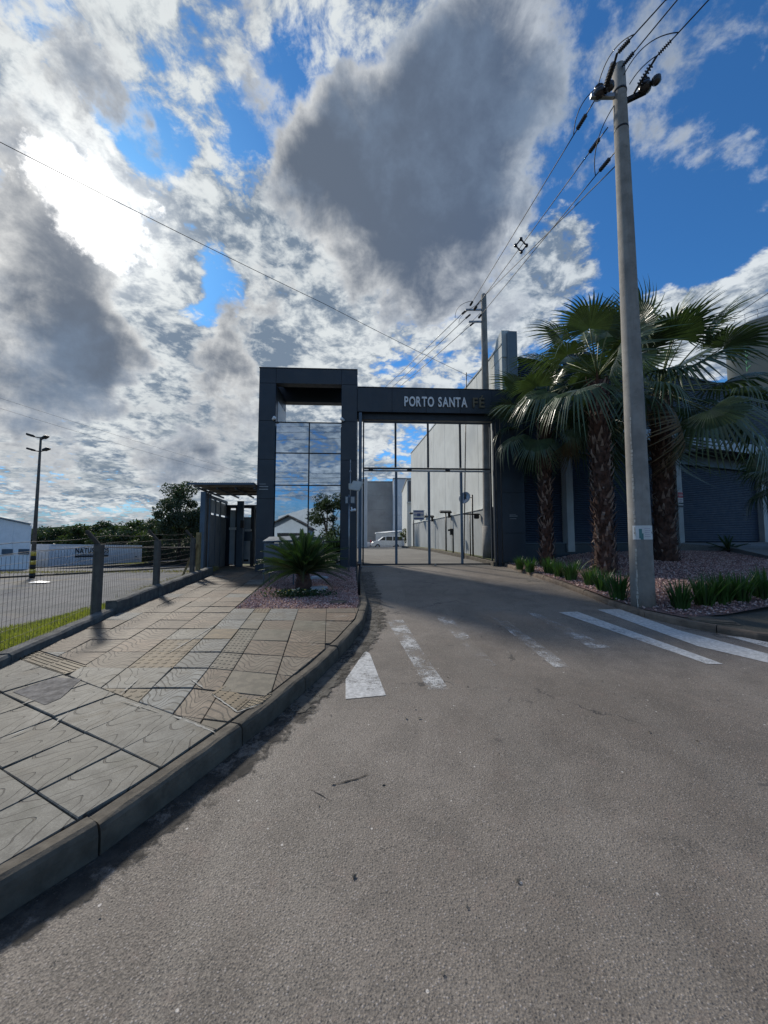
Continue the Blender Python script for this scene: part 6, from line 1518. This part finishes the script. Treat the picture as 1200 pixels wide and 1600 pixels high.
cl_l = [((812, 889), .85, 'strap-leaved clump nearest the gate pier, first of the kerbside row'), ((828, 893), .9, 'second strap-leaved clump from the gate pier, before the slimmest palm'), ((858, 896), 1.0, 'strap-leaved clump just right of the slimmest palm trunk'), ((874, 901), .95, 'low strap-leaved clump between the slimmest and middle palms'), ((892, 906), 1.1, 'strap-leaved clump midway between the slimmest and middle palms'), ((922, 913), .95, 'yellowish-tipped clump just left of the middle palm trunk'), ((942, 922), 1.0, 'strap-leaved clump directly in front of the middle palm trunk'), ((966, 935), 1.15, 'large strap-leaved clump beside the left foot of the utility pole'),
        ((1064, 950), 1.05, 'isolated strap-leaved clump just right of the utility pole'), ((1102, 945), 1.1, 'second strap-leaved clump right of the utility pole'), ((1127, 941), 1.15, 'third strap-leaved clump right of the utility pole'), ((1158, 938), 1.15, 'fourth strap-leaved clump right of the utility pole'), ((1194, 934), 1.2, 'strap-leaved clump at the right edge of the picture')]
for k, ((px, py), s, lb) in enumerate(cl_l):
    q = on(px, py, Bed); o = empty('leafy_clump', tuple(q), random.uniform(0, 6), lb, 'plant', 'strap-leaved clumps edging the right gravel bed'); f = link('leaves', CL[k % 4], o); f.scale = (s * 1.28, s * 1.28, s * 1.22)
for k, (px, py) in enumerate(()):
    q = on(px, py, Bed); q += Vector((0, .18, 0)); o = empty('leafy_clump', tuple(q), random.uniform(0, 6), ['clump filling the gap between first and second clumps right of the pole', 'clump behind the second and third clumps right of the pole', 'clump behind the third and fourth clumps right of the pole', 'clump beside the one at the right edge'][k], 'plant', 'strap-leaved clumps edging the right gravel bed'); f = link('leaves', CL[k % 4], o); f.scale = (1.45, 1.45, 1.35)
# flowers round the cycad
q = on(470, 930, Sw); o = empty('flower_patch', label='low dark-leaved flowers with pale blooms at the foot of the cycad', cat='flowers')
leaf_cloud(900, lambda: (q.x + rng.normal(0, .30), q.y - .12 + rng.normal(0, .13), q.z + rng.uniform(0, .13)), .035, M['cycad'], 'foliage', o)
for k in range(26):
    c = Vector((q.x + random.gauss(0, .28), q.y - .2 + random.gauss(0, .10), q.z + random.uniform(.09, .15))); b = MB(); b.lathe([(.004, -.004), (.018, .004), (.022, .012), (.006, .010)], c, 7); b.build('bloom', M['flower_w'] if k % 3 else M['flower_y'], o)
# pale stones
for k, (px, py, s, lb) in enumerate(((498, 921, .24, 'pale jagged flat stone lying right of the cycad trunk'), (500, 904, .22, 'larger grey flat slab behind the cycad on the right'))):
    q = on(px, py, Sw); r = random.Random(k + 4); pl = [(q.x + s * 1.1 * math.cos(t) * r.uniform(.65, 1.15), q.y + s * .8 * math.sin(t) * r.uniform(.7, 1.1)) for t in lin(0, 6.283, 9)[:-1]]
    b = MB(); b.prism(pl, q.z - .02, [q.z + .045 + r.uniform(0, .03) for _ in pl]); tag(b.build('flat_stone', M['stone_white'], bevel=.008), lb, 'stone')
q = on(528, 941, Sw); b = MB(); b.lathe([(.16, -.02), (.16, .015), (.14, .022), (.02, .024)], q, 20); tag(b.build('drain_lid', M['kerb'], bevel=0), 'round grey drain lid in the small gravel bed near the kerb', 'lid')
# dead leaves and pebbles dotted over road and walk
b = MB(); r = random.Random(9)
for k in range(420):
    x = r.uniform(-1.4, 4.6); y = r.uniform(1.4, 12.5)
    if x < kl_x(y) + .05 or x > kr_x(y) - .05: continue
    if r.random() > .25 and abs(x - kl_x(y)) > .5: continue
    z = Rd(x, y) + .004; s = r.uniform(.004, .014); a = r.uniform(0, 6)
    b.add([(x + s * math.cos(a + t) * r.uniform(.6, 1.2), y + s * math.sin(a + t), z + r.uniform(0, s * .6)) for t in (0, 1.3, 2.6, 3.9, 5.2)] + [(x, y, z + s * .7)], [(i, (i + 1) % 5, 5) for i in range(5)])
tag(b.build('loose_grit', M['gutter']), 'loose grit and crumbs gathered along the kerb and scattered on the road', 'grit', kind='stuff')
b = MB()
for (px, py) in ((612, 1140), (655, 1123), (634, 1123), (648, 1108), (960, 1085), (1118, 1093), (520, 1225), (350, 1180), (870, 1110), (700, 1060), (980, 1150), (1090, 1160), (780, 1180), (600, 1230)):
    c = on(px, py, Rd); a = r.uniform(0, 6); s = r.uniform(.010, .020); b.add([(c.x + s * math.cos(a), c.y + s * math.sin(a), c.z + .012), (c.x + s * .4 * math.cos(a + 1.6), c.y + s * .4 * math.sin(a + 1.6), c.z + .016), (c.x - s * math.cos(a), c.y - s * math.sin(a), c.z + .010), (c.x - s * .4 * math.cos(a + 1.6), c.y - s * .4 * math.sin(a + 1.6), c.z + .006)], [(0, 1, 2, 3)])
tag(b.build('fallen_leaves', M['bark']), 'a few small dark fallen leaves scattered over the asphalt', 'leaves', kind='stuff')

# ================================================================== ACROSS THE STREET (seen mirrored in the glass)
def mirror(px, py, Dd):
    v = at_y(px, py, Dd); m0 = fp(0, .12, 0); d = (v - m0).dot(FN); return v - FN * (2 * d)
def mbox(o, name, pxa, pxb, r0, r1, Dd, depth, m):
    a = mirror(pxa, r1, Dd); c = mirror(pxb, r0, Dd); mid = (a + c) / 2; d = Vector((c.x - a.x, c.y - a.y)); b = MB(); b.box((mid.x, mid.y - depth / 2, (a.z + c.z) / 2), (d.length, depth, abs(c.z - a.z)), Matrix.Rotation(math.atan2(d.y, d.x), 3, 'Z')); return b.build(name, m, o)
hs = empty('gabled_house', label='gabled house across the street, seen mirrored in the glass', cat='house')
Dh = 46; apex = mirror(452, 806, Dh); le = mirror(428, 818, Dh); re = mirror(482, 822, Dh); base = mirror(452, 851, Dh)
b = MB(); w_ = [le, re, apex]; back = Vector((0, -9, 0)); 
b.add([(le.x, le.y, -.3), (re.x, re.y, -.3), tuple(re), tuple(apex), tuple(le), (le.x, le.y - 9, -.3), (re.x, re.y - 9, -.3), tuple(re + back), tuple(apex + back), tuple(le + back)], [(0, 1, 2, 3, 4), (9, 8, 7, 6, 5), (0, 5, 6, 1), (1, 6, 7, 2), (0, 4, 9, 5)]); b.build('wall', M['precast_blue'], hs)
for a_, c_ in ((le, apex), (apex, re)):
    dd = (c_ - a_).normalized() * .5; a2 = a_ - (dd if a_ is le else dd * 0); c2 = c_ + (dd if c_ is re else dd * 0); f_ = Vector((0, .5, .06)); b = MB(); b.add([tuple(a2 + f_), tuple(c2 + f_), tuple(c2 + back + Vector((0, 0, .06))), tuple(a2 + back + Vector((0, 0, .06))), tuple(a2 + f_ + Vector((0, 0, .15))), tuple(c2 + f_ + Vector((0, 0, .15))), tuple(c2 + back + Vector((0, 0, .2))), tuple(a2 + back + Vector((0, 0, .2)))], [(0, 3, 2, 1), (4, 5, 6, 7), (0, 1, 5, 4), (1, 2, 6, 5), (2, 3, 7, 6), (3, 0, 4, 7)]); b.build('roof', M['pine_roof'], hs)
mbox(hs, 'porch', 434, 480, 832, 850, Dh - 1, .3, M['dark'])
h2 = empty('long_hall', label='long light-roofed hall beyond the gabled house across the street', cat='hall'); a = mirror(436, 806, 60); c = mirror(520, 782, 60); e_ = mirror(520, 830, 60)
b = MB(); b.add([(a.x, a.y, 0), (c.x, c.y, 0), tuple(c), tuple(a), (a.x, a.y - 12, 0), (c.x, c.y - 12, 0), (c.x, c.y - 12, c.z + .6), (a.x, a.y - 12, a.z + .6)], [(0, 1, 2, 3), (7, 6, 5, 4), (3, 2, 6, 7), (0, 3, 7, 4), (1, 5, 6, 2)]); b.build('wall', M['white_wall'], h2)
q = mirror(512, 850, 38); tree('street_tree', q.x, q.y, -.1, mirror(512, 752, 38).z, 2.3, 'round leafy street tree across the street, mirrored in the glass', M['leaf'], n=4200, clumps=26, leaf=.14, trunk=.14, tall=.22, seed=50)
q = mirror(560, 850, 42); tree('street_tree', q.x, q.y, -.1, 6.0, 2.8, 'second leafy street tree across the street, right of the first in the mirror image', M['leaf'], n=3000, clumps=22, leaf=.16, trunk=.16, tall=.2, seed=51)
fw = empty('street_wall', label='low white wall across the street, mirrored in the lower glass panes', cat='wall'); mbox(fw, 'wall', 470, 560, 840, 851, 37, .2, M['white_wall']); mbox(fw, 'wall', 400, 469, 843, 852, 37, .2, M['precast'])
for k, (r0_, r1_) in enumerate(((668, 664), (677, 672), (690, 680), (738, 735), (745, 741), (752, 748), (766, 760), (773, 771))):
    a = mirror(380, r0_, 33); c = mirror(620, r1_, 33); d = c - a
    cable('street_cable', [a - d * 1.2, c + d * 1.2], .014, ['highest street cable mirrored in the glass', 'second highest street cable mirrored in the glass', 'third street cable from the top mirrored in the glass', 'street cable mirrored just below the upper transom', 'street cable mirrored in the middle of the second row of panes', 'street cable mirrored above the second transom', 'street cable mirrored below the second transom', 'lowest street cable mirrored in the glass'][k], 'street cables behind the viewpoint', .05)
bpy.context.view_layer.update()
